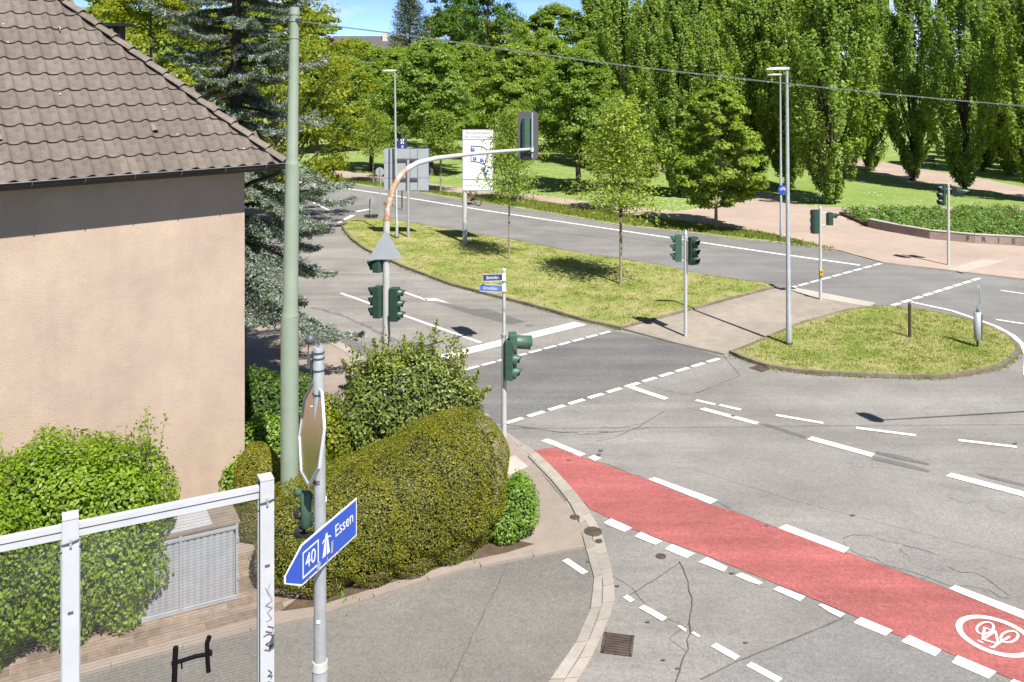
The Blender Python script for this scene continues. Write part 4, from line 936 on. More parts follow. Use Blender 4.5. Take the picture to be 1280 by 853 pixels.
# parking guidance board
b = base_of(581, 305); D = b.y
t = empty('parking_guide_board', (b.x, b.y, .1), 'tall white parking guidance board with a small map on a thick white post', 'sign')
MB().cyl((0, 0, 0), (0, .0, 3.0), .11, n=14).build('post', M['mast_white'], t)
x0 = PX(578, 0, D).x-b.x; x1 = PX(617.5, 0, D).x-b.x; zt_ = HC-(162-HY)/F*D-.1; zb_ = HC-(239-HY)/F*D-.1
d3 = Vector((x1-x0, .05, 0)); mm = frame((x0, -.13, zb_), d3); BW, BH = d3.length, zt_-zb_
MB().slab([(0, 0), (BW, 0), (BW, BH), (0, BH)], mm @ Matrix.Translation((0, 0, -.12)), .12).build('casing', M['galv'], t)
for nm, y0, y1 in (('title_panel', .845, .985), ('map_panel', .20, .825), ('lower_panel', .02, .175)):
    p = MB().slab([(.05, BH*y0), (BW-.05, BH*y0), (BW-.05, BH*y1), (.05, BH*y1)], mm @ Matrix.Translation((0, 0, .001)), .012).build(nm, M['sign_white'], t)
    if nm == 'title_panel':
        text_mesh('Parkleitsystem', .225, M['board'], mm @ Matrix.Translation((BW/2, BH*.945, .016)), p, sx=.92)
        text_mesh('Bo-Wattenscheid', .20, M['board'], mm @ Matrix.Translation((BW/2, BH*.88, .016)), p, sx=.9)
    elif nm == 'map_panel':
        def mp_(x, y): return mm @ Vector((.05+(x-50)/250*(BW-.1), BH*(1-(y-255)/455), .018))
        line = [(115, 375), (210, 380), (245, 400), (250, 450), (232, 512), (180, 495), (115, 487), (115, 375)]
        line = [(a, b_) for a, b_ in line]
        for a, c2 in zip(line, line[1:]): MB().cyl(mp_(*a), mp_(*c2), .022, n=4).build('map_line', M['board'], p)
        MB().cyl(mp_(232, 512), mp_(232, 600), .02, n=4).build('map_line', M['sign_grey'], p)
        for x, y in ((131, 403), (147, 470), (205, 480), (215, 545), (235, 582)):
            c0 = mp_(x, y); q = MB().slab([(-.08, -.08), (.08, -.08), (.08, .08), (-.08, .08)], frame(c0, d3), .006).build('parking_symbol', M['sign_blue'], p)
            text_mesh('P', .12, M['sign_white'], frame(c0+Vector((0, -.012, 0)), d3), p)
    else:
        for k in range(4): MB().slab([(0, 0), (.16, 0), (.16, .09), (0, .09)], mm @ Matrix.Translation((.16+k*.19, BH*.08, .014)), .003).build('faded_print', M['sign_grey'] if 0 else M['ink_p'], p)
# round signs seen from behind
def round_sign(px, py_base, py_c, r, label, pole_x=None, foot=False, tilt=.1):
    b = base_of(px, py_base); t = empty('round_sign', (b.x, b.y, .1), label, 'sign'); zc = HC-(py_c-HY)/F*b.y-.1
    MB().cyl((0, 0, 0), (0, 0, zc+r*.9), .03, n=8).build('post', M['galv'], t)
    p = MB().slab(disc_pts(r, 20), frame((-.04, .05, zc), (-1, tilt, 0)), .01).build('sign_disc', M['alu'], t)
    if foot: MB().box((0, 0, .05), (.75, .4, .10)).build('foot_plate', M['black'], t, bevel=.02); MB().cyl((-.10, .05, 0), (-.10, .05, zc), .03, n=8).build('second_post', M['board'], t)
round_sign(475.5, 275, 215, .25, 'grey round sign on a tall thin post behind the curved mast')
round_sign(464, 272, 249.5, .22, 'low round sign seen from behind on a black foot plate at the island tip', foot=True)
# banner on a pole in the park
b = base_of(502.5, 262); t = empty('banner_sign', (b.x, b.y, .09), 'small blue banner sign with white marks above the direction sign', 'sign')
D = b.y; zt_ = HC-(174-HY)/F*D; zb_ = HC-(190.5-HY)/F*D
MB().cyl((0, 0, 0), (0, 0, HC-(160-HY)/F*D), .045, n=8).build('post', M['board'], t)
mm = frame((-.25, -.06, zb_-.09), (1, 0, 0)); p = MB().slab([(0, 0), (.56, 0), (.56, zt_-zb_), (0, zt_-zb_)], mm, .03).build('banner', M['sign_navy'], t)
for (x, y, w, h, mt) in ((.18, .52, .07, .28, 'sign_white'), (.31, .52, .07, .28, 'sign_white'), (.18, .62, .2, .06, 'sign_white'), (.18, .12, .20, .12, 'ink_p'), (.22, .28, .14, .14, 'ink_p')):
    MB().slab([(x, y), (x+w, y), (x+w, y+h), (x, y+h)], mm @ Matrix.Translation((0, 0, .031)), .004).build('banner_mark', M[mt], p)

# posts on the right island
b = base_of(1137, 424); t = empty('guard_post', (b.x, b.y, .1), 'short dark brown post standing in the rounded grass island', 'post')
MB().tube([(0, 0, 0), (0, 0, 1.05)], .048, 10).build('shaft', M['rail_dark'], t); MB().tube([(0, 0, 1.05), (0, 0, 1.10)], [.048, .02], 10).build('tip', M['rail_dark'], t)
b = base_of(1222, 436); t = empty('bollard', (b.x, b.y, .1), 'grey broken illuminated bollard with its bent upper panel', 'bollard')
MB().cyl((0, 0, 0), (0, 0, .30), .035, n=8).build('stem', M['black'], t)
MB().tube([(0, 0, .18), (0, 0, .28), (0, 0, 1.05), (0, 0, 1.06)], [.06, .112, .112, .08], 18).build('casing', M['galv'], t)
MB().box((.08, -.105, .62), (.02, .02, .8)).build('seam', M['board'], t)
MB().tube([(.0, 0, 1.05), (.0, 0, 1.2), (.03, .01, 1.4), (0, .02, 1.7)], [.035, .03, .025, .02], 8).build('neck', M['board'], t)
mm = frame((-.03, -.03, 1.15), (1, -.5, 0)); MB().slab([(0, 0), (.04, 0), (.07, .2), (.07, .5), (.04, .62), (.0, .64), (-.01, .4), (-.01, .15)], mm, .02).build('bent_panel', M['galv'], t)
MB().tube([(.03, 0, 1.15), (.10, 0, 1.35), (.08, 0, 1.7), (.02, 0, 1.86), (-.02, 0, 1.8)], .018, 6).build('hoop', M['galv'], t)

# ------------------------------------------------------------------ foreground sign pole
YP = 8.8; bx = (400-CX)/F*YP
t = empty('sign_pole', (bx, YP, 0), 'grey steel pole in front of the clipped hedge carrying the blue direction arrow', 'pole')
def ZY(py, Y=YP): return HC-(py-HY)/F*Y
MB().tube([(0, 0, 0), (0, 0, ZY(834)), (0, 0, ZY(828))], [.078, .074, .066], 18).build('lower_tube', M['galv'], t)
MB().tube([(0, 0, ZY(828)), (0, 0, ZY(640)), (-.015, 0, ZY(436)), (-.015, 0, ZY(434))], [.060, .058, .053, .048], 18).build('upper_tube', M['galv'], t)
MB().cyl((0, 0, ZY(836)), (0, 0, ZY(826)), .080, .072, n=18).build('collar', M['mast_white'], t)
for py in (441, 448, 463, 493, 600, 603): MB().cyl((-.015, 0, ZY(py)), (-.015, 0, ZY(py)+.012), .061, n=16).build('strap', M['wire'], t)
# detector ball with its leads
c = PX(388, 424.5, YP)-Vector((bx, YP, 0)); s_ = MB()
rings = 8; vs = []; fs = []
for i in range(rings+1):
    a = -math.pi/2+math.pi*i/rings
    for k in range(12): vs.append(c+Vector((math.cos(a)*math.cos(k*math.pi/6), math.cos(a)*math.sin(k*math.pi/6), math.sin(a)))*.05)
for i in range(rings):
    for k in range(12): fs.append([i*12+k, i*12+(k+1) % 12, (i+1)*12+(k+1) % 12, (i+1)*12+k])
MB().add(vs, fs, True).build('detector_ball', M['board'], t)
def loc(px, py, dy=0): return PX(px, py, YP+dy)-Vector((bx, YP, 0))
MB().tube([c+Vector((.04, 0, .01)), loc(396, 424), loc(399, 432)], .008, 6).build('ball_arm', M['wire'], t)
MB().tube([loc(385.5, 431), loc(385, 445), loc(386, 455), loc(388.5, 468)], .006, 5).build('lead', M['wire'], t)
MB().tube([loc(390, 450), loc(389, 462), loc(391, 474)], .011, 6).build('lead', M['wire'], t); MB().box(loc(386, 452), (.03, .03, .13)).build('splice', M['board'], t)
MB().tube([loc(388, 440), loc(394, 441)], .005, 5).build('lead', M['wire'], t)
MB().box(loc(407.5, 624), (.012, .01, .055)).build('sticker', M['sign_white'], t); MB().box(loc(398, 778, -.062), (.035, .006, .03)).build('sticker', M['sign_white'], t)
# octagonal stop sign seen from its shiny back
a_ = Vector((.43, -.90, 0)).normalized(); cc = loc(389.5, 541); mm = frame(cc, a_) @ Matrix.Rotation(math.radians(-8), 4, 'X'); oc = [(.41/math.cos(math.pi/8)*math.cos(math.pi/8+i*math.pi/4), .44/math.cos(math.pi/8)*math.sin(math.pi/8+i*math.pi/4)) for i in range(8)]
nrm = a_.cross(Vector((0, 0, 1)))
st = empty('stop_sign', (bx, YP, 0), 'octagonal stop sign on the grey pole, its shiny back tinted like the reflected house wall', 'road sign')
flip = Matrix.Translation((0, 0, 0))
p = MB().slab([(x*.955, y*.955) for x, y in oc], mm, .004).build('sign_back', M['alu_reflect_tint'], st)
rim = MB(); vs = [mm @ Vector((x, y, z)) for z in (-.012, .014) for k in (1, .95) for x, y in [(q[0]*k, q[1]*k) for q in oc]]
fs = []
for i in range(8):
    j = (i+1) % 8; fs += [[i, j, 16+j, 16+i], [8+i, 8+j, 24+j, 24+i], [i, j, 8+j, 8+i], [16+i, 16+j, 24+j, 24+i]]
rim.add(vs, fs).build('rim', M['bar_white'], st)
# the printed face is on the side that faces right
cam_side = (Vector((0, 0, 0))-Vector((bx, YP, 0))).dot(nrm)
zf = -.006 if cam_side > 0 else .006
pf = MB().slab([(x*.94, y*.94) for x, y in oc], mm @ Matrix.Translation((0, 0, zf)), .003).build('sign_face', M['sign_red'], st)
mt_ = frame(cc+nrm*(-.012 if cam_side > 0 else .012), -a_ if cam_side > 0 else a_); text_mesh('STOP', .28, M['sign_white'], mt_, pf)
for zz in (-.25, .25): MB().cyl(cc+Vector((0, 0, zz))+nrm*.01, Vector((-.01, 0, cc.z+zz)), .012, n=6).build('bracket', M['galv'], st)
# small green repeater signal on the pole
rp_ = empty('repeater_signal', (bx, YP, 0), 'small green repeater signal with black visors on the side of the grey pole', 'traffic light')
hc = loc(383, 637, .02)
bd = MB().tube([hc+Vector((0, 0, -.165)), hc+Vector((0, 0, -.155)), hc+Vector((0, 0, .15)), hc+Vector((0, 0, .165))], [.045, .056, .056, .04], 14).build('housing', M['sig_lt'], rp_)
for k, zz in enumerate((.14, -.06, -.24)):
    q0 = hc+Vector((-.045, .02, zz)); MB().tube([q0, q0+Vector((-.05, .03, .002))], [.032, .036] if k == 0 else [.05, .056], 12, caps=(k == 0)).build('visor', M['sig_lt'] if k == 0 else M['black'], rp_)
for zz in (-.10, .12): MB().cyl(hc+Vector((.03, 0, zz)), Vector((0, 0, hc.z+zz)), .018, n=6).build('bracket', M['sig'], rp_)
MB().box(hc+Vector((.0, .03, -.26)), (.20, .05, .04)).build('lower_bracket', M['black'], rp_)
# blue arrow sign: 40, motorway symbol, Essen
dv = Vector((.353, .935, 0)).normalized(); nv = dv.cross(Vector((0, 0, 1)))
sg = empty('direction_arrow_sign', (bx, YP, 0), 'blue arrow sign reading 40, a motorway symbol and Essen on the grey pole', 'road sign')
mm = frame(nv*.08-dv*.13+Vector((0, 0, ZY(682.5)+.05)), dv)
def arrow(k): return [(.67-k, -.19+k), (.67-k, .19-k), (-.31+k*.4, .19-k), (-.576+k*1.2, .03), (-.576+k*1.2, -.03), (-.31+k*.4, -.19+k)]
MB().slab(arrow(0), mm, .006).build('sign_board', M['sign_white'], sg)
sb = MB().slab(arrow(.018), mm @ Matrix.Translation((0, 0, .006)), .002).build('blue_field', M['sign_blue'], sg)
TT = mm @ Matrix.Translation((0, 0, .010))
def rect(x0, y0, x1, y1, mat, dz=0, nm='print'): return MB().slab([(x0, y0), (x1, y0), (x1, y1), (x0, y1)], TT @ Matrix.Translation((0, 0, dz)), .0015).build(nm, mat, sb)
for q in ((-.30, -.13, -.285, .11), (-.05, -.13, -.035, .11), (-.285, .095, -.05, .11), (-.285, -.13, -.05, -.115)): rect(*q, M['sign_white'], 0, 'route_frame')
text_mesh('40', .185, M['sign_white'], TT @ Matrix.Translation((-.167, -.01, 0)), sb, sx=.95)
text_mesh('Essen', .165, M['sign_white'], TT @ Matrix.Translation((.425, .035, 0)), sb, sx=.95)
MB().slab([(.03, -.105), (.085, -.105), (.10, .10), (.088, .10)], TT, .0015).build('motorway_symbol', M['sign_white'], sb)
MB().slab([(.105, -.105), (.16, -.105), (.115, .10), (.103, .10)], TT, .0015).build('motorway_symbol', M['sign_white'], sb)
MB().slab([(.025, .03), (.025, .045), (.05, .06), (.15, .06), (.175, .045), (.175, .03), (.15, .045), (.05, .045)], TT @ Matrix.Translation((0, 0, .002)), .0015).build('motorway_symbol', M['sign_white'], sb)
MB().slab(disc_pts(.036, 14), TT @ Matrix.Translation((-.04, -.135, .003)), .001).build('round_sticker', M['alu'], sb)
MB().slab([(.17, -.13), (.21, -.13), (.22, -.02), (.18, -.02)], TT @ Matrix.Translation((0, 0, .003)), .001).build('torn_sticker', M['alu'], sb)
for x in (-.36, -.2, .12, .32): MB().slab(disc_pts(.012, 8), TT @ Matrix.Translation((x, -.178 if x > 0 else -.17, .003)), .002).build('rivet', M['galv'], sb)
for zz in (-.1, .1): MB().box(Vector((0, 0, ZY(682.5)+zz))+nv*.06, (.05, .05, .03)).build('mount', M['galv'], sg)

# ------------------------------------------------------------------ transparent barrier on its low concrete wall
A1 = Vector(((332-CX)/F*8.8, 8.8, 0)); A0 = Vector(((88-CX)/F*8.04, 8.04, 0)); bd_ = (A1-A0).normalized(); spn = (A1-A0).length; Am = A0-bd_*spn
HB = HC-510/F*8.8; WT = 2.2; nb = Vector((bd_.y, -bd_.x, 0))
w_ = empty('concrete_wall', A1, 'low grey concrete wall that carries the transparent barrier', 'wall')
P = [A0-A1-bd_*6-nb*.15, A0-A1-bd_*6+nb*.15, bd_*.25+nb*.15, bd_*.25-nb*.15]
MB().prism([tuple(p[:2]) for p in P][::-1], 0, WT).build('wall_body', M['concrete'], w_)
MB().prism([tuple((p*1.0+(nb*.04 if (p-P[1]).length < .01 or (p-P[2]).length < .01 else -nb*.04))[:2]) for p in P][::-1], WT, WT+.1).build('coping', M['gutter_c'], w_)
bar = empty('transparent_barrier', (A1.x, A1.y, WT+.1), 'white framed transparent barrier with bird protection lines and scrawled black marks', 'barrier')
HZ = HB-WT-.1; R2 = Matrix(((bd_.x, nb.x, 0), (bd_.y, nb.y, 0), (0, 0, 1)))
for k, q in enumerate((0, -1, -2, -3)):
    o = bd_*spn*q
    p = MB().box(o+nb*.07+Vector((0, 0, HZ/2)), (.130, .012, HZ), R2).box(o+Vector((0, 0, HZ/2-.01)), (.01, .13, HZ-.02), R2).box(o-nb*.07+Vector((0, 0, HZ/2)), (.130, .012, HZ), R2).build('post', M['bar_white'], bar)
    if q == 0: p['label'] = 'right end post with handwritten marks'
    MB().box(o+Vector((0, 0, HZ+.012)), (.131, .155, .012), R2).build('post_cap', M['bar_white'], bar)
    MB().tube([o-bd_*.085+nb*.085+Vector((0, 0, HZ-.20)), o+nb*.095+Vector((0, 0, HZ-.185)), o+bd_*.085+nb*.085+Vector((0, 0, HZ-.17))], .006, 5).build('tie_wire', M['wire'], bar)
    MB().box(o+nb*.092+Vector((0, 0, HZ-.19)), (.02, .012, .07), R2).build('wire_clip', M['galv'], bar)
    MB().box(o+nb*.079+Vector((0, 0, HZ-.80)), (.045, .004, .022), R2).build('type_plate', M['board'], bar)
    if q > -3:
        m0 = o-bd_*spn/2
        for zz, hh, nm in ((HZ-.075, .045, 'top_rail'), (HZ-.135, .07, 'top_rail'), (.05, .08, 'bottom_rail')):
            MB().box(m0+nb*(.012 if hh < .05 else 0)+Vector((0, 0, zz)), (spn-.135, .06, hh), R2).build(nm, M['bar_white'], bar)
        MB().box(m0+nb*.033+Vector((0, 0, HZ-.100)), (spn-.135, .004, .010), R2).build('rail_groove', M['board'], bar)
        MB().box(m0+Vector((0, 0, (HZ-.17+.09)/2)), (spn-.15, .012, HZ-.17-.09), R2).build('clear_panel', M['glass'], bar)
        mb = MB(); z = .12
        while z < HZ-.18: mb.box(m0+nb*.0065+Vector((0, 0, z)), (spn-.15, .001, .0017), R2); z += .028
        wo = mb.build('protection_line', M['wire'], bar); wo['kind'] = 'stuff'
        for sgn in (-1, 1):
            MB().box(m0+bd_*(spn/2-.072)*sgn+Vector((0, 0, (HZ-.17+.09)/2)), (.012, .04, HZ-.26), R2).build('edge_gasket', M['alu'] if sgn > 0 else M['galv'], bar)
def on_panel(px, py):                                   # point of the barrier plane seen at a pixel, local to the barrier
    d = Vector(((px-CX)/F, 1, -(py-HY)/F)); t_ = nb.dot(A1+nb*.02-Vector((0, 0, HC)))/nb.dot(d); p = Vector((0, 0, HC))+d*t_
    return p-Vector((A1.x, A1.y, WT+.1))
gm = lambda x, y: on_panel(180+x/3.124, 580+y/3.124)
g_ = empty('graffiti_mark', (A1.x, A1.y, WT+.1), 'black scrawled letter H on the clear barrier panel', 'graffiti')
for pts, w in (([(124, 715), (121, 770), (120, 810), (118, 860), (116, 900)], .020), ([(107, 780), (150, 768), (200, 752), (266, 740)], .015), ([(256, 673), (246, 700), (247, 740), (249, 780), (252, 812)], .018), ([(146, 770), (148, 800)], .006), ([(250, 735), (262, 738)], .02)):
    P = [gm(*q) for q in pts]; MB().tube(P, w*1.25, 6).build('stroke', M['ink'], g_)
for name, strokes, mt, off in (('scrawl', [[(462, 660), (480, 650), (498, 655), (488, 680), (470, 690), (490, 700), (498, 690), (482, 714), (466, 712)], [(470, 640), (495, 645), (500, 625), (478, 620)], [(480, 790), (494, 800), (478, 815), (496, 812), (490, 824)], [(478, 595+240), (496, 600+240)]], 'board', .07), ('scrawl', [[(470, 470), (482, 500), (488, 455), (478, 480), (495, 520), (470, 540), (496, 548), (476, 566), (494, 590), (472, 600)]], 'ink_p', .07)):
    for s_ in strokes:
        P = [gm(*q)+nb*.063 for q in s_]; MB().tube(P, .0045, 5).build(name, M[mt], g_)

# ------------------------------------------------------------------ yard: pavers, shed
yard = empty('yard_paving', (0, 0, 0), 'weathered brown paver rows between the shed and the side street', 'paving', kind='structure')
yo = Vector(G(300, 752, .07)); du = bd_.copy(); du = Vector((.885, .466, 0)); dw_ = Vector((.466, -.885, 0)); r_ = random.Random(9)
pm = []; BX, BY = .40, .20
edge = [Vector(p) for p in GP([(340, 776), (180, 815.5), (60, 847), (-60, 877)], .07)]
def above_edge(p):
    for a, b_ in zip(edge, edge[1:]):
        if b_.x <= p.x <= a.x: t_ = (p.x-a.x)/(b_.x-a.x); return p.y > a.lerp(b_, t_).y+.16
    return False
meshes = {}
n_p = 0
for j in range(-7, 8):
    for i in range(-9, 3):
        c0 = yo+Vector((du.x, du.y))*(i+.5*(j % 2))*BX+Vector((dw_.x, dw_.y))*j*BY
        if not above_edge(c0) or c0.x > -3.55: continue
        q = [c0+Vector((du.x, du.y))*a+Vector((dw_.x, dw_.y))*b_ for a, b_ in ((-BX/2+.006, -BY/2+.006), (BX/2-.006, -BY/2+.006), (BX/2-.006, BY/2-.006), (-BX/2+.006, BY/2-.006))]
        if n_p < 280: MB().prism([tuple(v) for v in q], .03, .056+r_.uniform(-.003, .003)).build('paver', M['paver'], yard); n_p += 1
sx = Vector(G(297, 746.5, .05)); 
t = empty('storage_shed', (sx.x, sx.y, .045), 'low corrugated grey metal store behind the barrier', 'shed')
ds = Vector((.885, .466, 0)); db = Vector((-.466, .885, 0)); SL, SD, SH = 1.75, .95, 1.20
def SHL(a, b_, z): return -ds*a+db*b_+Vector((0, 0, z))
MB().prism([tuple(SHL(a, b_, 0)[:2]) for a, b_ in ((.03, .03), (SL, .03), (SL, SD), (.03, SD))][::-1], 0, SH-.02).build('body', M['shed'], t)
for door, (a0, a1) in enumerate(((.06, .86), (.88, 1.70))):
    k = 0; a = a0; mb = MB(); pts = []
    while a < a1-.01:
        pts += [(a, 0), (a+.025, -.018), (a+.075, -.018), (a+.10, 0)]; a += .10
    poly = [SHL(x, y-.005, 0) for x, y in pts]; n = len(poly)
    vs = [p+Vector((0, 0, .06)) for p in poly]+[p+Vector((0, 0, SH-.10)) for p in poly]
    mb.add(vs, [[i, i+1, n+i+1, n+i] for i in range(n-1)]); mb.build('door', M['shed'], t)
for a in (.015, .87, 1.72): MB().box(SHL(a, -.02, SH/2), (.04, .03, SH), Matrix(((ds.x, db.x, 0), (ds.y, db.y, 0), (0, 0, 1)))).build('frame_post', M['shed'], t)
for z in (SH-.05, .03): MB().box(SHL(SL/2, -.02, z), (SL, .035, .06), Matrix(((ds.x, db.x, 0), (ds.y, db.y, 0), (0, 0, 1)))).build('frame_rail', M['shed'], t)
RS = Matrix(((ds.x, db.x, 0), (ds.y, db.y, 0), (0, 0, 1)))
MB().box(SHL(SL/2, SD/2, SH+.012), (SL+.08, SD+.06, .03), RS).build('top', M['shed_wood'], t); MB().box(SHL(1.06, .42, SH+.045), (1.35, .78, .02), RS).build('lid', M['shed_lid'], t)
for z in (.35, .95): MB().box(SHL(.0, -.045, z), (.03, .03, .07), RS).build('hinge', M['galv'], t)

# ------------------------------------------------------------------ drains and covers
def cover(px, py, d, label, group=None):
    x, y = G(px, py); t = empty('manhole_cover', (x, y, .0), label, 'manhole cover', group); z = .035 if px < 760 and py < 700 else .012
    if px < 730: z = .056
    o = disc_pts(d/2, 28); i_ = disc_pts(d/2*.86, 28); n = 28
    vs = [(*p, z) for p in o]+[(*p, z) for p in i_]+[(*p, z-.008) for p in i_]+[(*p, z-.02) for p in o]
    MB().add(vs, [[k, (k+1) % n, n+(k+1) % n, n+k] for k in range(n)]+[[n+k, n+(k+1) % n, 2*n+(k+1) % n, 2*n+k] for k in range(n)]+[[k, 3*n+k, 3*n+(k+1) % n, (k+1) % n] for k in range(n)]).build('ring', M['galv' if 0 else 'iron'], t)
    mb = MB().prism(disc_pts(d/2*.84, 24), z-.02, z-.003)
    if d > .25:
        for k in range(-3, 4):
            w = math.sqrt(max(.01, (d*.36)**2-(k*d*.11)**2)); mb.box((0, k*d*.11, z-.001), (w*2, d*.05, .006))
    else: mb.box((0, 0, z-.001), (d*.4, d*.12, .006)).box((0, 0, z-.0015), (d*.12, d*.4, .006))
    mb.build('lid', M['iron'], t)
cover(741, 666.5, .335, 'largest round brown manhole cover at the tip of the gutter band')
cover(718.5, 650, .19, 'small round cover in the pavement above the largest one'); cover(748.5, 678.5, .13, 'tiny round cap just below the largest manhole cover')
cover(826, 696, .18, 'small round valve cover in the asphalt beside the white lane blocks')
cover(662, 407, .45, 'flat dark cover in the left road beyond the name plates') if 0 else blob(662, 407.5, 5.5, 1.3, .011, 'round_cover', M['road_dark'], 8)
gq = [Vector((*G(x, y), 0)) for x, y in ((759.5, 793.5), (793.5, 797), (786, 820.5), (749.5, 815))]
gc = sum(gq, Vector())/4; t = empty('drain_grate', gc, 'rusty brown square drain grate beside the curved gutter band', 'drain')
gx = ((gq[1]-gq[0])+(gq[2]-gq[3])).normalized(); gy = Vector((-gx.y, gx.x, 0)); GWd = .42; GD = .46
RG = Matrix(((gx.x, gy.x, 0), (gx.y, gy.y, 0), (0, 0, 1)))
for a, b_, sx_, sy_ in ((-GWd/2, 0, .035, GD+.03), (GWd/2, 0, .035, GD+.03), (0, -GD/2, GWd, .03), (0, GD/2, GWd, .03)): MB().box(gx*a+gy*b_+Vector((0, 0, .006)), (sx_, sy_, .03), RG).build('frame_bar', M['iron'], t)
MB().box(Vector((0, 0, .0045)), (GWd-.01, GD-.01, .004), RG).build('pit', M['black'], t)
for k in range(7): MB().box(gy*(-GD/2+.055+k*.058)+Vector((0, 0, .016)), (GWd-.05, .032, .018), RG).build('grate_bar', M['iron'], t)
q = [Vector((*G(x, y), 0)) for x, y in ((936, 460.5), (946, 457.5), (962, 462), (953, 465.5))]; qc = sum(q, Vector())/4
t = empty('drain_grate', (qc.x, qc.y, .004), 'flat brown drain grate at the kerb of the rounded island', 'drain')
MB().prism([tuple((v-qc)[:2]) for v in q], .0, .012).build('frame', M['iron'], t)
for k in range(5): MB().prism([tuple((q[0].lerp(q[3], (k+.25)/5)-qc)[:2]), tuple((q[1].lerp(q[2], (k+.25)/5)-qc)[:2]), tuple((q[1].lerp(q[2], (k+.75)/5)-qc)[:2]), tuple((q[0].lerp(q[3], (k+.75)/5)-qc)[:2])], .012, .02).build('grate_bar', M['iron'], t)

# ------------------------------------------------------------------ low wall with letters, flower bed
wall_b = GP([(1084.5, 284), (1100, 287.5), (1117, 291), (1162, 299), (1218, 304.5), (1280, 308), (1400, 312)], .05)
t = empty('low_wall', (0, 0, .05), 'low curved pinkish concrete wall with dark letters in front of the flower bed', 'wall')
WH = .42; WP = [Vector(p) for p in wall_b]
def smooth_poly(P, step=.5):
    o = []
    for i in range(len(P)-1):
        p0 = P[max(0, i-1)]; p1 = P[i]; p2 = P[i+1]; p3 = P[min(len(P)-1, i+2)]; k = max(1, int((p2-p1).length/step))
        for j in range(k):
            s = j/k; o.append(.5*((2*p1)+(p2-p0)*s+(2*p0-5*p1+4*p2-p3)*s*s+(3*p1-p0-3*p2+p3)*s**3))
    return o+[P[-1]]
WS = smooth_poly(WP, 1.4)
M['wall_pink'] = speckled('wall_pinkish', (.33, .255, .215), .15, (.6, 4, 50), bmp=.4, island=.08)
for i in range(len(WS)-1):
    a = WS[i]; b_ = WS[i+1]; d = (b_-a).normalized(); nn = Vector((-d.y, d.x)); a2 = a+d*.006; b2_ = b_-d*.006
    if nn.y < 0: nn = -nn
    MB().prism([tuple(a2), tuple(b2_), tuple(b2_+nn*.30), tuple(a2+nn*.30)], 0, WH).build('wall_segment', M['wall_pink'], t)
    MB().prism([tuple(a2-nn*.02), tuple(b2_-nn*.02), tuple(b2_+nn*.32), tuple(a2+nn*.32)], WH, WH+.03).build('coping', M['slab'], t)
def on_wall(px):
    k = (px-CX)/F
    for a, b_ in zip(WS, WS[1:]):
        fa = a.x-k*a.y; fb = b_.x-k*b_.y
        if fa*fb <= 0: s = fa/(fa-fb); return a.lerp(b_, s), (b_-a).normalized()
for ch, px in (('F', 1210), ('R', 1230), ('I', 1248.5), ('E', 1267)):
    p, d = on_wall(px); nn = Vector((d.y, -d.x)); mmx = frame((p.x+nn.x*.006, p.y+nn.y*.006, WH*.5), (d.x, d.y, 0)); text_mesh(ch, .36, M['board'], mmx, t, name='wall_letter', thick=.01)
bed_poly = [tuple(p+Vector((0, .3))) for p in WS]+GP([(1400, 266.5), (1280, 266.5), (1120, 266.5), (1049, 268.5)], .05)
so_ = MB().prism(bed_poly, .03, .22).build('flower_bed_soil', M['soil']); tag(so_, 'dark soil of the flower bed behind the low wall', 'soil', kind='structure')

# ------------------------------------------------------------------ vegetation
def leaf_mesh(name, C, N, size, mat, rng, aspect=.55, tdir=None, jit=.25):
    n = len(C); C = np.asarray(C, dtype=np.float64); N = np.asarray(N, dtype=np.float64)
    N = N/np.maximum(1e-6, np.linalg.norm(N, axis=1, keepdims=True))
    if tdir is None: T = rng.normal(size=(n, 3))
    else: T = tdir+rng.normal(size=(n, 3))*jit
    T = T-N*np.sum(T*N, axis=1, keepdims=True); T /= np.maximum(1e-6, np.linalg.norm(T, axis=1, keepdims=True)); B = np.cross(N, T)
    L = size*(rng.uniform(.7, 1.3, size=(n, 1))); Wd = L*aspect
    V = np.empty((n, 4, 3)); V[:, 0] = C-T*L/2; V[:, 1] = C+B*Wd/2+T*L*.05+N*L*.06; V[:, 2] = C+T*L/2; V[:, 3] = C-B*Wd/2+T*L*.05+N*L*.06
    return mesh_np(name, V.reshape(-1, 3), np.arange(n*4).reshape(n, 4), mat)
def rand_dir(rng, n): d = rng.normal(size=(n, 3)); return d/np.linalg.norm(d, axis=1, keepdims=True)
def clumps(rng, centers, rad, per, flat=.95, up=.5, out=None):
    n = len(centers); c = np.repeat(centers, per, axis=0); r = np.repeat(rad, per)[:, None]; d = rand_dir(rng, n*per)
    d[:, 2] = np.abs(d[:, 2])*.8+d[:, 2]*.2
    rr = rng.uniform(.35, 1.0, size=(n*per, 1)); P = c+d*r*rr*np.array([1, 1, flat])
    N = d*.7+np.array([0, 0, up])+rng.normal(size=(n*per, 3))*.45
    return P, N
def limb_tree(mbuild, pts, rad, n=7): mbuild.tube([Vector(tuple(p)) for p in pts], rad, n, caps=False)

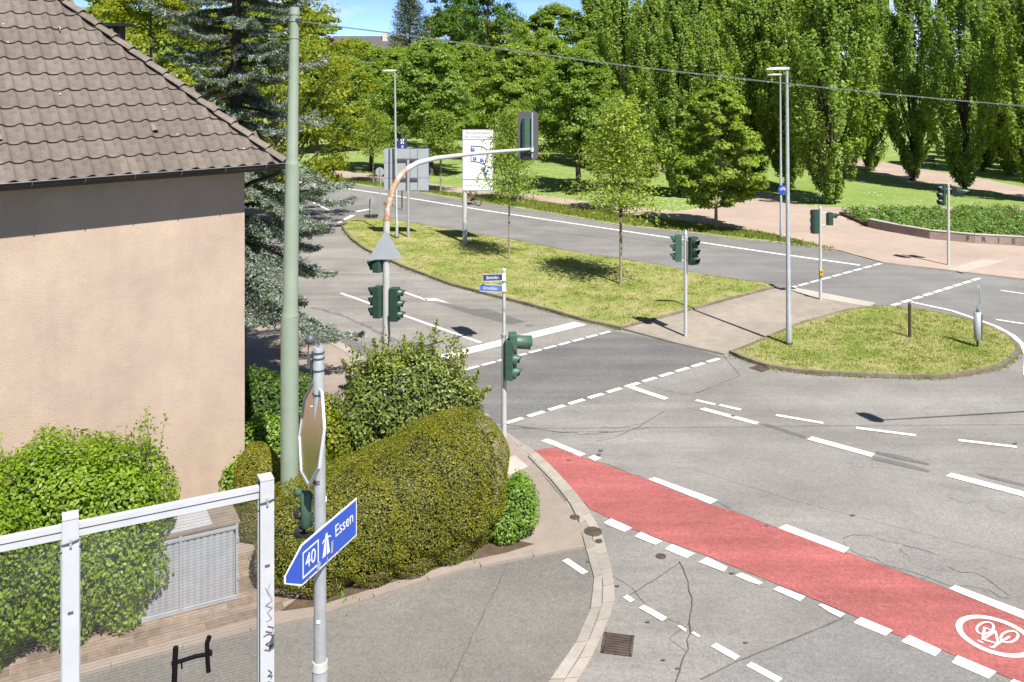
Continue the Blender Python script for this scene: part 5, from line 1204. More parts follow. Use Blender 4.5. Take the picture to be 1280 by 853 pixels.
def round_tree(seed, H, R, hb, ncl=150, per=110, size=.2, trunk=.16, mat='leaf_lime', bark='bark', top=.25, egg=.42, crf=.24, lean=0, clear=True):
    """broad tree: returns (trunk mesh, crown mesh)"""
    rng = np.random.default_rng(seed); ch = H-hb
    h = rng.uniform(0.02, 1, ncl)**.9; a = rng.uniform(0, 2*np.pi, ncl)
    prof = np.where(h < egg, np.sqrt(np.clip(1-((egg-h)/egg*.93)**2, 0, 1)), np.clip(1-((h-egg)/(1-egg))**1.7, 0, 1)**.62)
    lob = 1+.16*np.sin(2*a+seed)+.13*np.sin(3*a+5*h+seed*2)+.08*np.sin(7*h+seed)
    rr = R*prof*lob*rng.uniform(.12, 1, ncl)**.5
    c = np.stack([rr*np.cos(a), rr*np.sin(a), hb+ch*h], 1); cr_ = R*crf*rng.uniform(.6, 1.25, ncl)*(1-.35*h)
    P, N = clumps(rng, c, cr_, per)
    out = P-np.array([0, 0, hb+ch*.4]); out /= np.linalg.norm(out, axis=1, keepdims=True); N = N+out*.45
    keep = rng.uniform(size=len(P)) < 1
    crown = leaf_mesh('crown', P, N, size, M[mat], rng)
    t = MB(); top_z = hb+ch*.85
    k = [(0, 0, 0), (.02*trunk, 0, hb*.5), (rng.uniform(-.1, .1), rng.uniform(-.1, .1), hb), (rng.uniform(-.25, .25), rng.uniform(-.25, .25), hb+ch*.4), (rng.uniform(-.3, .3), rng.uniform(-.3, .3), top_z)]
    t.tube([(0, 0, 0), (0, 0, .18)]+[Vector(q) for q in k[1:]], [trunk*1.5, trunk*1.08, trunk, trunk*.85, trunk*.5, trunk*.1], 10)
    for i in range(0, ncl, max(1, ncl//34)):
        e = c[i]; z0 = hb+(e[2]-hb)*rng.uniform(.15, .5); m = np.array([e[0]*.45, e[1]*.45, z0+(e[2]-z0)*.45])
        rb = trunk*.32*(1-.5*h[i]); t.tube([Vector((0, 0, z0)), Vector(tuple(m)), Vector(tuple(e))], [rb, rb*.7, rb*.25], 5, caps=False)
    tm = t.build('tmp', M[bark]); me = tm.data; bpy.data.objects.remove(tm); me.name = 'trunk'
    return me, crown
def slim_tree(seed, H, R, ncl=330, per=100, size=.22, trunk=.16, mat='leaf_poplar', peak=.36, base=.16, hb=.5):
    """fastigiate tree: narrow vase at the foot, upright strokes of leaves"""
    rng = np.random.default_rng(seed)
    h = rng.uniform(0, 1, ncl)**.85; a = rng.uniform(0, 2*np.pi, ncl)
    prof = np.where(h < peak, base+(1-base)*np.sin(np.clip(h/peak, 0, 1)*np.pi/2)**1.1, np.clip(1-((h-peak)/(1-peak))**1.9, 0, 1)**.7)
    lob = 1+.12*np.sin(3*a+seed+4*h)+.10*np.sin(9*h+2*a)
    rr = R*prof*lob*rng.uniform(.1, 1, ncl)**.4
    c = np.stack([rr*np.cos(a), rr*np.sin(a), hb+(H-hb)*h*.97], 1); cr_ = R*.22*rng.uniform(.6, 1.25, ncl)*(.45+.55*prof)
    n = ncl*per; cc = np.repeat(c, per, axis=0); rad = np.repeat(cr_, per)[:, None]; d = rand_dir(rng, n)
    st = rng.uniform(-1, 1, (n, 1)); outw = np.repeat(np.stack([np.cos(a), np.sin(a), np.zeros(ncl)], 1), per, axis=0)
    P = cc+d*rad*rng.uniform(.3, .95, (n, 1))*np.array([.8, .8, 1.5])+np.array([0, 0, 1.])*st*rad*1.4+outw*st*rad*.4
    N = d*.6+outw*.6+np.array([0, 0, .35])+rng.normal(size=(n, 3))*.4
    crown = leaf_mesh('crown', P, N, size, M[mat], rng, tdir=np.array([0, 0, .8])+outw*.3, jit=.7)
    t = MB(); t.tube([(0, 0, 0), (0, 0, .2), (0, 0, 1.4), (.1, 0, H*.45), (0, .1, H*.92)], [trunk*1.6, trunk*1.15, trunk, trunk*.55, trunk*.08], 9)
    for i in range(0, ncl, max(1, ncl//34)):
        e = c[i]; z0 = max(.35, e[2]*.35-1.0*rng.uniform(0, 1)); m = np.array([e[0]*.6, e[1]*.6, z0+(e[2]-z0)*.4]); rb = trunk*.34
        t.tube([Vector((0, 0, z0)), Vector(tuple(m)), Vector(tuple(e))], [rb, rb*.65, rb*.2], 5, caps=False)
    tm = t.build('tmp', M['bark_dk']); me = tm.data; bpy.data.objects.remove(tm); me.name = 'trunk'
    return me, crown
def young_tree(seed, H, R, hb, ncl=60, per=95, size=.155, trunk=.055, mat='leaf_young'):
    rng = np.random.default_rng(seed); P = []; N = []; t = MB()
    t.tube([(0, 0, 0), (0, 0, .15), (0, 0, hb), (.05, .02, hb+(H-hb)*.5), (.02, .08, H)], [trunk*1.5, trunk*1.1, trunk, trunk*.6, trunk*.15], 8)
    for i in range(ncl):
        f = i/ncl; z0 = hb+(H-hb)*(f*.9); a = i*2.4+rng.uniform(-.4, .4); L = R*(1-f*.72)*rng.uniform(.65, 1.15); rise = L*rng.uniform(.15, .5)
        p0 = Vector((0, 0, z0)); p1 = Vector((math.cos(a)*L*.5, math.sin(a)*L*.5, z0+rise*.6)); p2 = Vector((math.cos(a)*L, math.sin(a)*L, z0+rise)); t.tube([p0, p1, p2], [trunk*.32, trunk*.2, trunk*.06], 4, caps=False)
        for k in range(per):
            s = rng.uniform(.25, 1.05); q = p0.lerp(p1, s*2) if s < .5 else p1.lerp(p2, s*2-1); o = rng.normal(size=3)*.11*(1+.6*s)*R
            P.append((q.x+o[0], q.y+o[1], q.z+o[2]*.6)); N.append((math.cos(a)*.3, math.sin(a)*.3, .9))
    P = np.array(P); N = np.array(N)+rng.normal(size=(len(N), 3))*.5
    crown = leaf_mesh('crown', P, N, size, M[mat], rng); tm = t.build('tmp', M['bark_lt']); me = tm.data; bpy.data.objects.remove(tm); me.name = 'trunk'
    return me, crown
def place(meshes, loc, label, name='tree', sc=(1, 1, 1), rot=0, cat='tree', group=None):
    t = empty(name, loc, label, cat, group); t.scale = sc; t.rotation_euler = (0, 0, rot)
    for nm, me in zip(('trunk', 'crown'), meshes): obj(nm, me, t)
    return t
ZL = .05
limes = [round_tree(11, 9, 4.3, 2.1, 300, 115, .23, .2, crf=.19), round_tree(12, 9, 4.0, 2.0, 290, 115, .23, .2, crf=.19), round_tree(13, 9, 4.4, 2.4, 300, 115, .23, .22, crf=.19)]
slims = [slim_tree(21, 17, 2.35), slim_tree(22, 17, 2.2), slim_tree(23, 17, 2.5)]
youngs = [young_tree(31, 6.8, 1.9, 2.4), young_tree(32, 5.6, 1.5, 2.2)]
maples = [round_tree(41, 16, 6.0, 3.0, 190, 110, .34, .3, mat='leaf_dark', bark='bark_dk'), round_tree(42, 14, 5.4, 1.2, 260, 130, .22, .25, crf=.2, mat='leaf_yellow')]
r_ = random.Random(12)
def tree_at(ms, px, py, H0, Ht, label, name, wf=1.0, zb=ZL, cat='tree', group=None):
    x, y = G(px, py, zb); s = Ht/H0; return place(ms, (x, y, zb), label, name, (s*wf, s*wf, s), r_.uniform(0, 6.28), cat, group)
# young street trees on the island and verge
tree_at(youngs[0], 776, 355.5, 6.8, 7.4, 'young tree with a dark trunk collar in the middle of the long island', 'young_tree', .9, zb=.1)
tree_at(youngs[0], 636.5, 324, 6.8, 6.9, 'young tree beside the parking guidance board on the long grass island', 'young_tree', .72, zb=.1)
for i, (px, py, h, lb) in enumerate([(466.5, 229, 5.6, 'young street tree on the verge left of the direction sign'), (551, 241, 5.8, 'young street tree right of the direction sign back'), (647, 254, 6.2, 'young street tree on the verge right behind the guidance board'), (766, 266, 5.6, 'young street tree on the verge behind the middle of the long island')]):
    tree_at(youngs[i % 2], px, py, (6.8, 5.6)[i % 2], h, lb, 'young_tree', 1.1)
bushy = round_tree(51, 7.2, 2.25, 1.0, 230, 150, .19, .09, mat='leaf_lime', bark='bark_lt', egg=.4)
tree_at(bushy, 895, 287, 7.2, 7.6, 'bushy round street tree with pale trunk on the verge before the pinkish square', 'street_tree', 1.0)
# collar
b = G(776, 355.5, .1); c_ = MB().cyl((b[0], b[1], 2.75), (b[0], b[1], 3.05), .068, n=8).build('trunk_collar', M['black']); tag(c_, 'dark collar round the trunk of the middle island tree', 'tree collar')
# broad trees of the park
LT = [(396, 192, 10.0, 'round lime tree just right of the green pole'), (464, 213, 8.8, 'round lime tree with dark trunk beside the left lamp post'), (538, 219, 10.6, 'round lime tree right behind the direction sign'),
      (723, 238, 9.6, 'broad tree with forked dark trunk on the shaded lawn'), (738, 204, 11, 'broad tree behind the forked one near the pinkish path'), (430, 188, 9.6, 'light green tree in the second row left of the lamp post'),
      (500, 184, 10.6, 'light green tree in the second row behind the lamp post'), (583, 192, 11.0, 'full green tree in the second row above the guidance board'), (640, 200, 10.6, 'full green tree between the guidance board and the overhead signal'), (688, 190, 11.6, 'full green tree right of the overhead signal')]
for i, (px, py, h, lb) in enumerate(LT): tree_at(limes[i % 3], px, py, 9, h, lb, 'park_tree', .88)
# slim upright trees in their rows
ST = [(814, 222, 14.5, 'slim tree rising beside the pinkish path bend'), (847.5, 246, 12.5, 'slim tree with shrubby foot just behind the verge'), (890, 250, 11, 'slim tree hidden behind the bushy street tree'), (939, 229, 15.5, 'slim tree left of the two lamp posts'),
      (985, 236, 15.5, 'slim tree behind the two lamp posts'), (1039.5, 255, 16.5, 'big slim tree with a leafy vase-shaped foot on the lawn'), (1089, 214, 17.5, 'slim tree on the far side beside the park path'), (1141, 226, 16.8, 'slim tree in front of the bench'),
      (1205.5, 240, 17.0, 'slim tree above the right signal post'), (1262, 219, 17.0, 'slim tree near the right edge beyond the path'), (1296, 252, 16.5, 'slim tree cut by the right edge of the picture'),
      (780, 213, 16, 'slim tree in the dense grove behind the middle young tree'), (870, 208, 16, 'slim tree in the grove behind the bushy tree'), (910, 205, 17, 'slim tree deep in the grove left of the lamps'), (1010, 205, 17, 'slim tree deep in the grove right of the lamps'), (850, 196, 17, 'slim tree at the back of the grove, its left part'), (960, 196, 18, 'slim tree at the back of the grove behind the lamps')]
for i, (px, py, h, lb) in enumerate(ST): tree_at(slims[i % 3], px, py, 17, h, lb, 'slim_tree', 1.0+.08*(i % 2) if px > 1060 else 1.12+.1*(i % 2))
# dark maple, pine, copper beech and the backdrop trees
tree_at(maples[0], 610, 178, 16, 20.5, 'tall dark green maple towering above the second row', 'maple_tree', .62); tree_at(maples[0], 566, 172, 16, 20.5, 'dark green maple crown beside the pine', 'maple_tree', .55)
def pine_tree(seed, H, R):
    rng = np.random.default_rng(seed); P = []; T = []; t = MB(); t.tube([(0, 0, 0), (0, 0, H*.5), (0, 0, H)], [.22, .16, .03], 8)
    for i in range(70):
        z = H*(.25+.74*i/70); L = R*(1-((z/H-.25)/.76)**1.4)*rng.uniform(.6, 1.1)+.3; a = i*2.39996; e = np.array([math.cos(a)*L, math.sin(a)*L, z+L*.25]); t.tube([Vector((0, 0, z)), Vector(tuple(e))], [.05, .015], 4, caps=False)
        for s in np.linspace(.35, 1, 6):
            c = np.array([0, 0, z])*(1-s)+e*s; P.append(c+rng.normal(size=(45, 3))*.28); T.append(rng.normal(size=(45, 3))+np.array([math.cos(a)*.6, math.sin(a)*.6, .6]))
    P = np.concatenate(P); T = np.concatenate(T); cr2 = leaf_mesh('crown', P, rng.normal(size=P.shape), .34, M['leaf_pine'], rng, aspect=.16, tdir=T, jit=.1)
    tm = t.build('tmp', M['bark_dk']); me = tm.data; bpy.data.objects.remove(tm); return me, cr2
tree_at(pine_tree(3, 17, 3.4), 512, 174, 17, 19.0, 'dark open pine standing out against the sky', 'pine_tree', 1.0)
copper = round_tree(44, 9, 3.4, 1.0, 80, 90, .3, .2, mat='leaf_red'); tree_at(copper, 409, 160, 9, 13.0, 'small copper beech crown above the green pole gap', 'copper_beech', .8)
BT = []
for k in range(20):
    px = 120+k*64+r_.uniform(-14, 14); py = 165+r_.uniform(-7, 5)
    hh = r_.uniform(14.5, 18)
    if 380 < px < 520: hh = 12.2 if px < 455 else 11.4; py = 168
    if 520 <= px < 560: hh = 14
    BT.append((px, py, hh))
for i, (px, py, h) in enumerate(BT):
    if px < 740: tree_at(limes[i % 3], px, py, 9, h, None, 'background_tree', 1.05 if h > 12 else .9)
    elif px < 1010 or i % 2: tree_at(slims[i % 3], px, py, 17, h+(6 if px < 1010 else 1), None, 'background_tree', 1.5 if px < 1010 else 1.2)
for k in range(6):
    px = 740+k*52+r_.uniform(-12, 12); x, y = G(px, 152+r_.uniform(-3, 2), ZL); place(maples[0], (x, y, ZL), None, 'background_tree', (1.1, 1.1, 1.15), r_.uniform(0, 6))
bt = [o for o in COL.objects if o.name.startswith('background_tree')]
for o in bt: tag(o, 'one of the trees merging into the dense green wall behind the park rows', 'tree', 'background trees behind the park')
# park row throwing the striped shadows far right
for k in range(9):
    x, y = G(1228+k*9, 214-k*5.2, ZL); place(slims[k % 3], (x, y, ZL), ['nearest' if k == 0 else '']and('one of the slim trees in the row that stripes the far right lawn with shadows'), 'slim_tree', (.75, .75, .8), k, group='slim trees of the far right row')
for k in range(7):
    x, y = G(1285+k*2, 232-k*7.0, ZL); place(slims[(k+1) % 3], (x+3, y, ZL), 'slim tree of the second row beyond the right edge', 'slim_tree', (.75, .75, .8), k, group='second far right row')
# trees behind the house and spruce
def at3(X, Y): return (X, Y, .045)
place(maples[1], at3(-19, 48), 'yellow green maple filling the gap above the roof', 'maple_tree', (1, 1, .98), .4); place(maples[1], at3(-12.0, 47), 'yellow green maple behind the blue spruce', 'maple_tree', (.85, .85, .95), 2.2)
place(limes[0], at3(-24.5, 62), 'green tree behind the yellow green maples', 'park_tree', (1.5, 1.5, 1.7), 1.0); place(maples[1], at3(-27, 40), 'yellow green maple hidden mostly by the roof', 'maple_tree', (1, 1, 1), 3.1)

# blue spruce behind the house corner
def spruce(seed, H, R):
    rng = np.random.default_rng(seed); t = MB(); t.tube([(0, 0, 0), (0, 0, H*.4), (0, 0, H)], [.26, .18, .02], 10); P = []; N = []; T = []
    nb_ = 185
    for i in range(nb_):
        z = 2.1+(H-2.3)*(i/nb_)**1.05; L = R*(1-(z/H)**1.5)**.75*rng.uniform(.42, 1.15)+.25; a = i*2.39996+rng.uniform(-.6, .6); up_ = rng.uniform(-.15, .35)
        dr = np.array([math.cos(a), math.sin(a), 0]); lat = np.array([-dr[1], dr[0], 0])
        droop = lambda s: -.75*L*s*s*(1.2-z/H)+.42*L*s**4+up_*L*s
        pts = [Vector(tuple(dr*L*s+np.array([0, 0, z+droop(s)]))) for s in (0, .3, .6, .85, 1)]; t.tube(pts, [.05, .04, .028, .018, .008], 5, caps=False)
        for s in np.linspace(.16, 1.0, int(6+L*7)):
            c = dr*L*s+np.array([0, 0, z+droop(s)])
            for sg_ in (-1, 1):
                tl = (.62*(1-s)**.6*L*.42+.16)*rng.uniform(.6, 1.15); td = dr*.75+lat*sg_*.8+np.array([0, 0, -.12+.15*rng.uniform(-1, 1)]); td /= np.linalg.norm(td)
                k = int(14+tl*85); u_ = rng.uniform(0, 1, (k, 1)); q = c+td*tl*u_+np.array([0, 0, -.10])*u_**2*tl
                ndl = rng.normal(size=(k, 3)); P.append(q+ndl*.022); T.append(td*.7+ndl*.75); N.append(np.tile([0, 0, 1.], (k, 1))+rng.normal(size=(k, 3))*.7)
    P = np.concatenate(P); N = np.concatenate(N); T = np.concatenate(T)
    sel = rng.uniform(size=len(P)) < .80
    c1 = leaf_mesh('crown', P[sel], N[sel], .105, M['leaf_spruce'], rng, aspect=.20, tdir=T[sel], jit=.05); c2 = leaf_mesh('old_needles', P[~sel]-np.array([0, 0, .03]), N[~sel], .11, M['leaf_spruce_o'], rng, aspect=.28, tdir=T[~sel], jit=.05)
    tm = t.build('tmp', M['bark_dk']); me = tm.data; bpy.data.objects.remove(tm); return me, c1, c2
sp = spruce(5, 15.5, 3.15)
t = empty('blue_spruce', (-7.25, 24.2, .045), 'large silvery blue spruce with drooping branches at the house corner', 'tree')
for nm, me in zip(('trunk', 'crown', 'old_needles'), sp): obj(nm, me, t)

# ---- clipped and loose shrubs
def hull_shrub(name, label, blobs, mat, n, size, cat='shrub', core=True, aspect=.55, out=.0, seed=1, up=.25, rough=.04, extra=None, jitN=.45, base=(0, 0, .04), thick=.10, tdir=None):
    """blobs: ellipsoids (centre, radii) whose joint surface carries the leaves; leaves inside another blob are dropped"""
    rng = np.random.default_rng(seed); P = []; N = []; areas = [max(1e-3, (b_[1][0]*b_[1][1]+b_[1][0]*b_[1][2]+b_[1][1]*b_[1][2])) for b_ in blobs]; tot = sum(areas)
    for (c, rd, *pw), A in zip(blobs, areas):
        k = int(n*A/tot); d = rand_dir(rng, k); p_ = pw[0] if pw else 2.0
        rr = (np.abs(d[:, 0])**p_+np.abs(d[:, 1])**p_+np.abs(d[:, 2])**p_)**(-1/p_); q = d*rr[:, None]
        depth = 1-np.abs(rng.normal(size=(k, 1)))*thick
        wob = 1+rough*np.sin(q[:, :1]*7+seed)*np.cos(q[:, 1:2]*6+1)+rough*np.sin(q[:, 2:3]*9+q[:, :1]*5)
        pt = q*np.array(rd)*depth*wob+np.array(c); nn = np.sign(d)*np.abs(q)**(p_-1)/np.array(rd)
        nn /= np.linalg.norm(nn, axis=1, keepdims=True)
        keep = pt[:, 2] > .02
        for (c2, rd2, *pw2) in blobs:
            if c2 is c: continue
            pp = pw2[0] if pw2 else 2.0; keep &= np.sum(np.abs((pt-np.array(c2))/np.array(rd2))**pp, axis=1) > .72
        P.append(pt[keep]); N.append(nn[keep])
    P = np.concatenate(P); N = np.concatenate(N); N = N+np.array([0, 0, up])+rng.normal(size=N.shape)*jitN
    root = empty(name, base, label, cat)
    me = leaf_mesh('foliage', P, N, size, M[mat], rng, aspect=aspect, tdir=(None if tdir is None else np.array(tdir)), jit=.8); obj('foliage', me, root)
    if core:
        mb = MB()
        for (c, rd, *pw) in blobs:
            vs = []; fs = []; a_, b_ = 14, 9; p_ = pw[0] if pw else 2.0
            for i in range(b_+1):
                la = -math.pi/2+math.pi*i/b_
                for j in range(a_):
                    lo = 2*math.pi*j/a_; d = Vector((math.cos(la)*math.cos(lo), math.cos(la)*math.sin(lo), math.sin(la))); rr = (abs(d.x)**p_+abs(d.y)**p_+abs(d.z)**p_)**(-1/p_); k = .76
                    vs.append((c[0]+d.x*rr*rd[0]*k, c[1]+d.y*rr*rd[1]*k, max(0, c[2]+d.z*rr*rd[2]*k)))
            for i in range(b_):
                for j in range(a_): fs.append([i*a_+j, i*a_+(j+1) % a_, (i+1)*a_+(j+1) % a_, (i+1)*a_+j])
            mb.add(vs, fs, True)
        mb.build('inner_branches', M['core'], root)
    if extra: extra(root, rng)
    return root
# yew hedge: clipped, rising to a hump on the right
def yb(X, Y, rx, ry, top, p=3.0): return ((X, Y, top*.46), (rx, ry, top*.54), p)
HB_ = [yb(-3.32, 15.5, .90, .98, 1.52), yb(-2.55, 15.9, .92, 1.08, 1.68), yb(-1.95, 16.2, .95, 1.12, 1.82), yb(-1.35, 16.62, .95, 1.15, 2.03), yb(-.98, 16.97, .92, 1.03, 2.10, 2.7)]
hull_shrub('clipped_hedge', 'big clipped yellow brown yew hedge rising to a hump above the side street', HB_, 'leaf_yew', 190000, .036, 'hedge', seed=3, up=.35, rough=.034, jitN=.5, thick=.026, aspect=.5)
yew = [o for o in COL.objects if o.name == 'clipped_hedge'][0]
def stray(root, rng):
    P = []; N = []; t = MB()
    for i in range(150):
        c, rd = HB_[int(rng.integers(len(HB_)))][:2]; d = rand_dir(rng, 1)[0]; d[2] = abs(d[2]); p_ = 3.0; rr = (abs(d[0])**p_+abs(d[1])**p_+abs(d[2])**p_)**(-1/p_)
        a = Vector((c[0]+d[0]*rr*rd[0]*.97, c[1]+d[1]*rr*rd[1]*.97, c[2]+d[2]*rr*rd[2]*.97)); L = rng.uniform(.05, .17); e = a+Vector(tuple(d))*L*.6+Vector((rng.normal()*.03, rng.normal()*.03, L*.8)); t.tube([a, e], [.004, .0015], 3, caps=False)
        for k in range(16): q = a.lerp(e, rng.uniform()); P.append(np.array(q)+rng.normal(size=3)*.012); N.append(rng.normal(size=3))
    obj('shoots', leaf_mesh('shoots', np.array(P), np.array(N), .038, M['leaf_yew'], rng), root); t.build('twigs', M['bark'], root)
stray(yew, np.random.default_rng(3))
# small clipped one
hull_shrub('clipped_bush', 'small round-topped clipped yew beside the end of the barrier', [((-4.62, 16.7, .75), (.42, .42, .92), 2.6)], 'leaf_yew', 22000, .036, 'hedge', seed=4, rough=.02, thick=.04, aspect=.5)
# fresh green shrub at the pavement corner
hull_shrub('green_shrub', 'fresh light green shrub at the right foot of the yew hedge', [((.10, 16.85, .45), (.42, .50, .55)), ((-.12, 16.55, .3), (.36, .32, .40)), ((.15, 17.25, .45), (.3, .35, .5))], 'leaf_fresh', 7500, .075, seed=6, up=.5, thick=.2, aspect=.32)
# hornbeam hedge left
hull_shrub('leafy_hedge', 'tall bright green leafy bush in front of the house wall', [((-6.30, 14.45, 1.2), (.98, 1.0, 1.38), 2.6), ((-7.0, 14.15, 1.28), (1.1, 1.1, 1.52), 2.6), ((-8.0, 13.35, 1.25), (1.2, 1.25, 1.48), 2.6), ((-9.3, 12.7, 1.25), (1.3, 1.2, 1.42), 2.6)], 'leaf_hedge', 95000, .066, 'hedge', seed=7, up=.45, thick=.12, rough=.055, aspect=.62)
def sprigs(nn, X0, X1, Y0, Y1, z0, z1, mat, size, per=26, spread=.05, lean=.25):
    def f(root, rng):
        t = MB(); P = []; N = []
        for i in range(nn):
            x = rng.uniform(X0, X1); y = Y0+(Y1-Y0)*((x-X0)/(X1-X0))+rng.uniform(-.35, .35); z = rng.uniform(z0, z1); L = rng.uniform(.2, .5)
            e = Vector((x+rng.uniform(-lean, lean)*L, y+rng.uniform(-lean, lean)*L, z+L)); b_ = Vector((x, y, z-.35)); t.tube([b_, e], [.006, .002], 3, caps=False)
            for k in range(per):
                q = b_.lerp(e, .3+.7*rng.uniform()); P.append(np.array(q)+rng.normal(size=3)*spread); N.append(rng.normal(size=3)*.6+np.array([0, 0, .6]))
        obj('shoots', leaf_mesh('shoots', np.array(P), np.array(N), size, M[mat], rng), root); t.build('twigs', M['bark'], root)
    return f
r0 = hull_shrub('leafy_hedge', 'loose upright shoots growing out of the top of the bright green bush', [((-7.0, 14.6, 2.2), (.6, .5, .3))], 'leaf_hedge', 600, .075, 'hedge', core=False, seed=8, extra=sprigs(60, -8.8, -5.7, 13.9, 14.9, 2.2, 2.5, 'leaf_hedge', .07)) if 0 else None
root = [o for o in COL.objects if o.name == 'leafy_hedge'][0]; sprigs(42, -8.9, -5.6, 13.4, 14.6, 2.3, 2.6, 'leaf_hedge', .07)(root, np.random.default_rng(5))
# loose shrub behind the yew
LB = [((-2.55, 19.6, 1.2), (1.0, .95, 1.25)), ((-1.7, 19.9, 1.15), (.95, .9, 1.15)), ((-3.15, 19.5, 1.0), (.7, .8, 1.0)), ((-2.1, 19.8, 1.7), (.8, .7, .85)), ((-1.15, 19.9, 1.25), (.55, .5, .5)), ((-2.9, 19.7, 1.75), (.5, .5, .6))]
rb_ = hull_shrub('loose_shrub', 'loose leafy shrub with upright shoots behind the clipped hedge', LB, 'leaf_bush', 30000, .085, seed=9, up=.35, thick=.22, rough=.08, aspect=.45)
sprigs(70, -3.4, -1.0, 19.6, 19.9, 1.9, 2.35, 'leaf_bush', .08, 34, .05, .5)(rb_, np.random.default_rng(6))
def tall(root, rng):
    P = []; N = []; t = MB()
    for (x, y, z0, x1, z1) in ((-1.72, 19.7, 1.8, -1.62, 3.15), (-1.85, 19.7, 1.8, -1.95, 2.85), (-2.75, 19.6, 1.7, -2.95, 2.75), (-1.0, 19.8, 1.4, -.72, 2.0), (-1.35, 19.8, 1.6, -.95, 2.45), (-1.0, 19.8, 1.2, -.45, 1.65), (-3.2, 19.5, 1.5, -3.6, 2.35), (-2.3, 19.6, 1.9, -2.3, 2.8)):
        a = Vector((x, y, z0)); b_ = Vector((x1, y, z1)); t.tube([a, b_], [.012, .003], 4, caps=False)
        for k in range(170): s = rng.uniform(); q = a.lerp(b_, s); P.append(np.array(q)+rng.normal(size=3)*(.10*(1.15-s))); N.append(rng.normal(size=3))
    obj('shoots', leaf_mesh('shoots', np.array(P), np.array(N), .08, M['leaf_bush'], rng), root); t.build('twigs', M['bark'], root)
tall(rb_, np.random.default_rng(8))
hull_shrub('yellow_shrub', 'small yellow green shrub between the grey pole and the loose shrub', [((-4.0, 19.6, .75), (.55, .55, .85)), ((-3.6, 19.2, .7), (.45, .5, .7))], 'leaf_yellow', 7000, .08, seed=12, thick=.25)
hull_shrub('dark_shrub', 'dark green shrub between the house corner and the green pole', [((-5.7, 20.6, .8), (.9, .7, 1.0)), ((-4.9, 20.9, .7), (.7, .7, .9))], 'leaf_dark', 12000, .085, seed=13, thick=.25)
hull_shrub('light_shrub', 'low light green shrub below the dark one beside the house corner', [((-5.0, 18.9, .55), (.8, .6, .85)), ((-4.3, 18.5, .5), (.6, .55, .8)), ((-5.3, 18.0, .4), (.5, .5, .6))], 'leaf_fresh', 11000, .08, seed=14, thick=.25)
hull_shrub('dark_shrub', 'small dark shrub at the foot of the green pole', [((-3.9, 17.9, .45), (.55, .45, .65))], 'leaf_dark', 5000, .07, seed=15, thick=.25)
# planted bed: mounds of perennials as ground cover
rng = np.random.default_rng(77); bp = [Vector(p) for p in bed_poly]
def inside(x, y, poly):
    c = False; n = len(poly)
    for i in range(n):
        a = poly[i]; b_ = poly[i-1]
        if (a[1] > y) != (b_[1] > y) and x < (b_[0]-a[0])*(y-a[1])/(b_[1]-a[1])+a[0]: c = not c
    return c
xs = [p.x for p in bp]; ys = [p.y for p in bp]; cs_ = []
while len(cs_) < 520:
    x = rng.uniform(min(xs), min(max(xs), 38)); y = rng.uniform(min(ys), max(ys))
    if inside(x, y, bp) and inside(x, y-.35, bp): cs_.append((x, y, .22))
cs_ = np.array(cs_); P, N = clumps(rng, cs_+np.array([0, 0, .08]), rng.uniform(.22, .5, len(cs_)), 70, .9)
o = obj('bed_planting', leaf_mesh('bed_planting', P, N, .15, M['leaf_bed'], rng)); tag(o, 'leafy green perennials filling the flower bed behind the low wall', 'ground cover', kind='stuff')
hedge_far = None
# grass blades on islands and verges
def blades(polys, n, name, label, z=KH-.01, h=(.05, .12), size=.075, mat='blade'):
    rng = np.random.default_rng(len(name)+n); P = []
    for poly, share in polys:
        xs = [p[0] for p in poly]; ys = [p[1] for p in poly]; k = 0; tgt = int(n*share)
        # clustered tufts
        while k < tgt:
            x = rng.uniform(min(xs), max(xs)); y = rng.uniform(min(ys), max(ys))
            if inside(x, y, poly):
                m = int(rng.integers(6, 22)); sp_ = rng.uniform(.05, .28); P.append(np.stack([x+rng.normal(size=m)*sp_, y+rng.normal(size=m)*sp_, np.full(m, z+.02)], 1)); k += m
    P = np.concatenate(P); N = rng.normal(size=P.shape)*np.array([1, 1, .35]); T = np.tile([0, 0, 1.], (len(P), 1))+rng.normal(size=P.shape)*.55
    o = obj(name, leaf_mesh(name, P, N, size, M[mat], rng, aspect=.22, tdir=T, jit=.05)); tag(o, label, 'grass', kind='stuff')
blades([(inset(i1, .2), 1.0)], 34000, 'grass', 'dry yellow green grass on the long traffic island')
blades([(inset(i2, .2), 1.0)], 17000, 'grass', 'dry yellow green grass on the rounded island with the bollard')
def edge_tufts(poly, n, label, z, sp_=.07, size=.08, s0=0, s1=1):
    rng = np.random.default_rng(n); Q = [Vector(p) for p in poly]; L = [0]
    for a, b_ in zip(Q, Q[1:]): L.append(L[-1]+(b_-a).length)
    P = []
    for k in range(n):
        s = rng.uniform(s0, s1)*L[-1]; i = max(j for j in range(len(L)) if L[j] <= s); i = min(i, len(Q)-2); q = Q[i].lerp(Q[i+1], (s-L[i])/(L[i+1]-L[i])); m = int(rng.integers(3, 16)); P.append(np.stack([q.x+rng.normal(size=m)*sp_, q.y+rng.normal(size=m)*sp_, np.full(m, z+.02)], 1))
    P = np.concatenate(P); T = np.tile([0, 0, .7], (len(P), 1))+rng.normal(size=P.shape)*.6
    o = obj('weeds', leaf_mesh('weeds', P, rng.normal(size=P.shape)+np.array([0, 0, .5]), size, M['blade'], rng, aspect=.3, tdir=T, jit=.05)); tag(o, label, 'weeds', kind='stuff')
edge_tufts(i1+[i1[0]], 420, 'weeds and grass spilling over the kerb of the long island', .02, .09)
edge_tufts(i2+[i2[0]], 300, 'weeds in the joint between kerb and road round the rounded island', .0, .06)
r3 = random.Random(8)
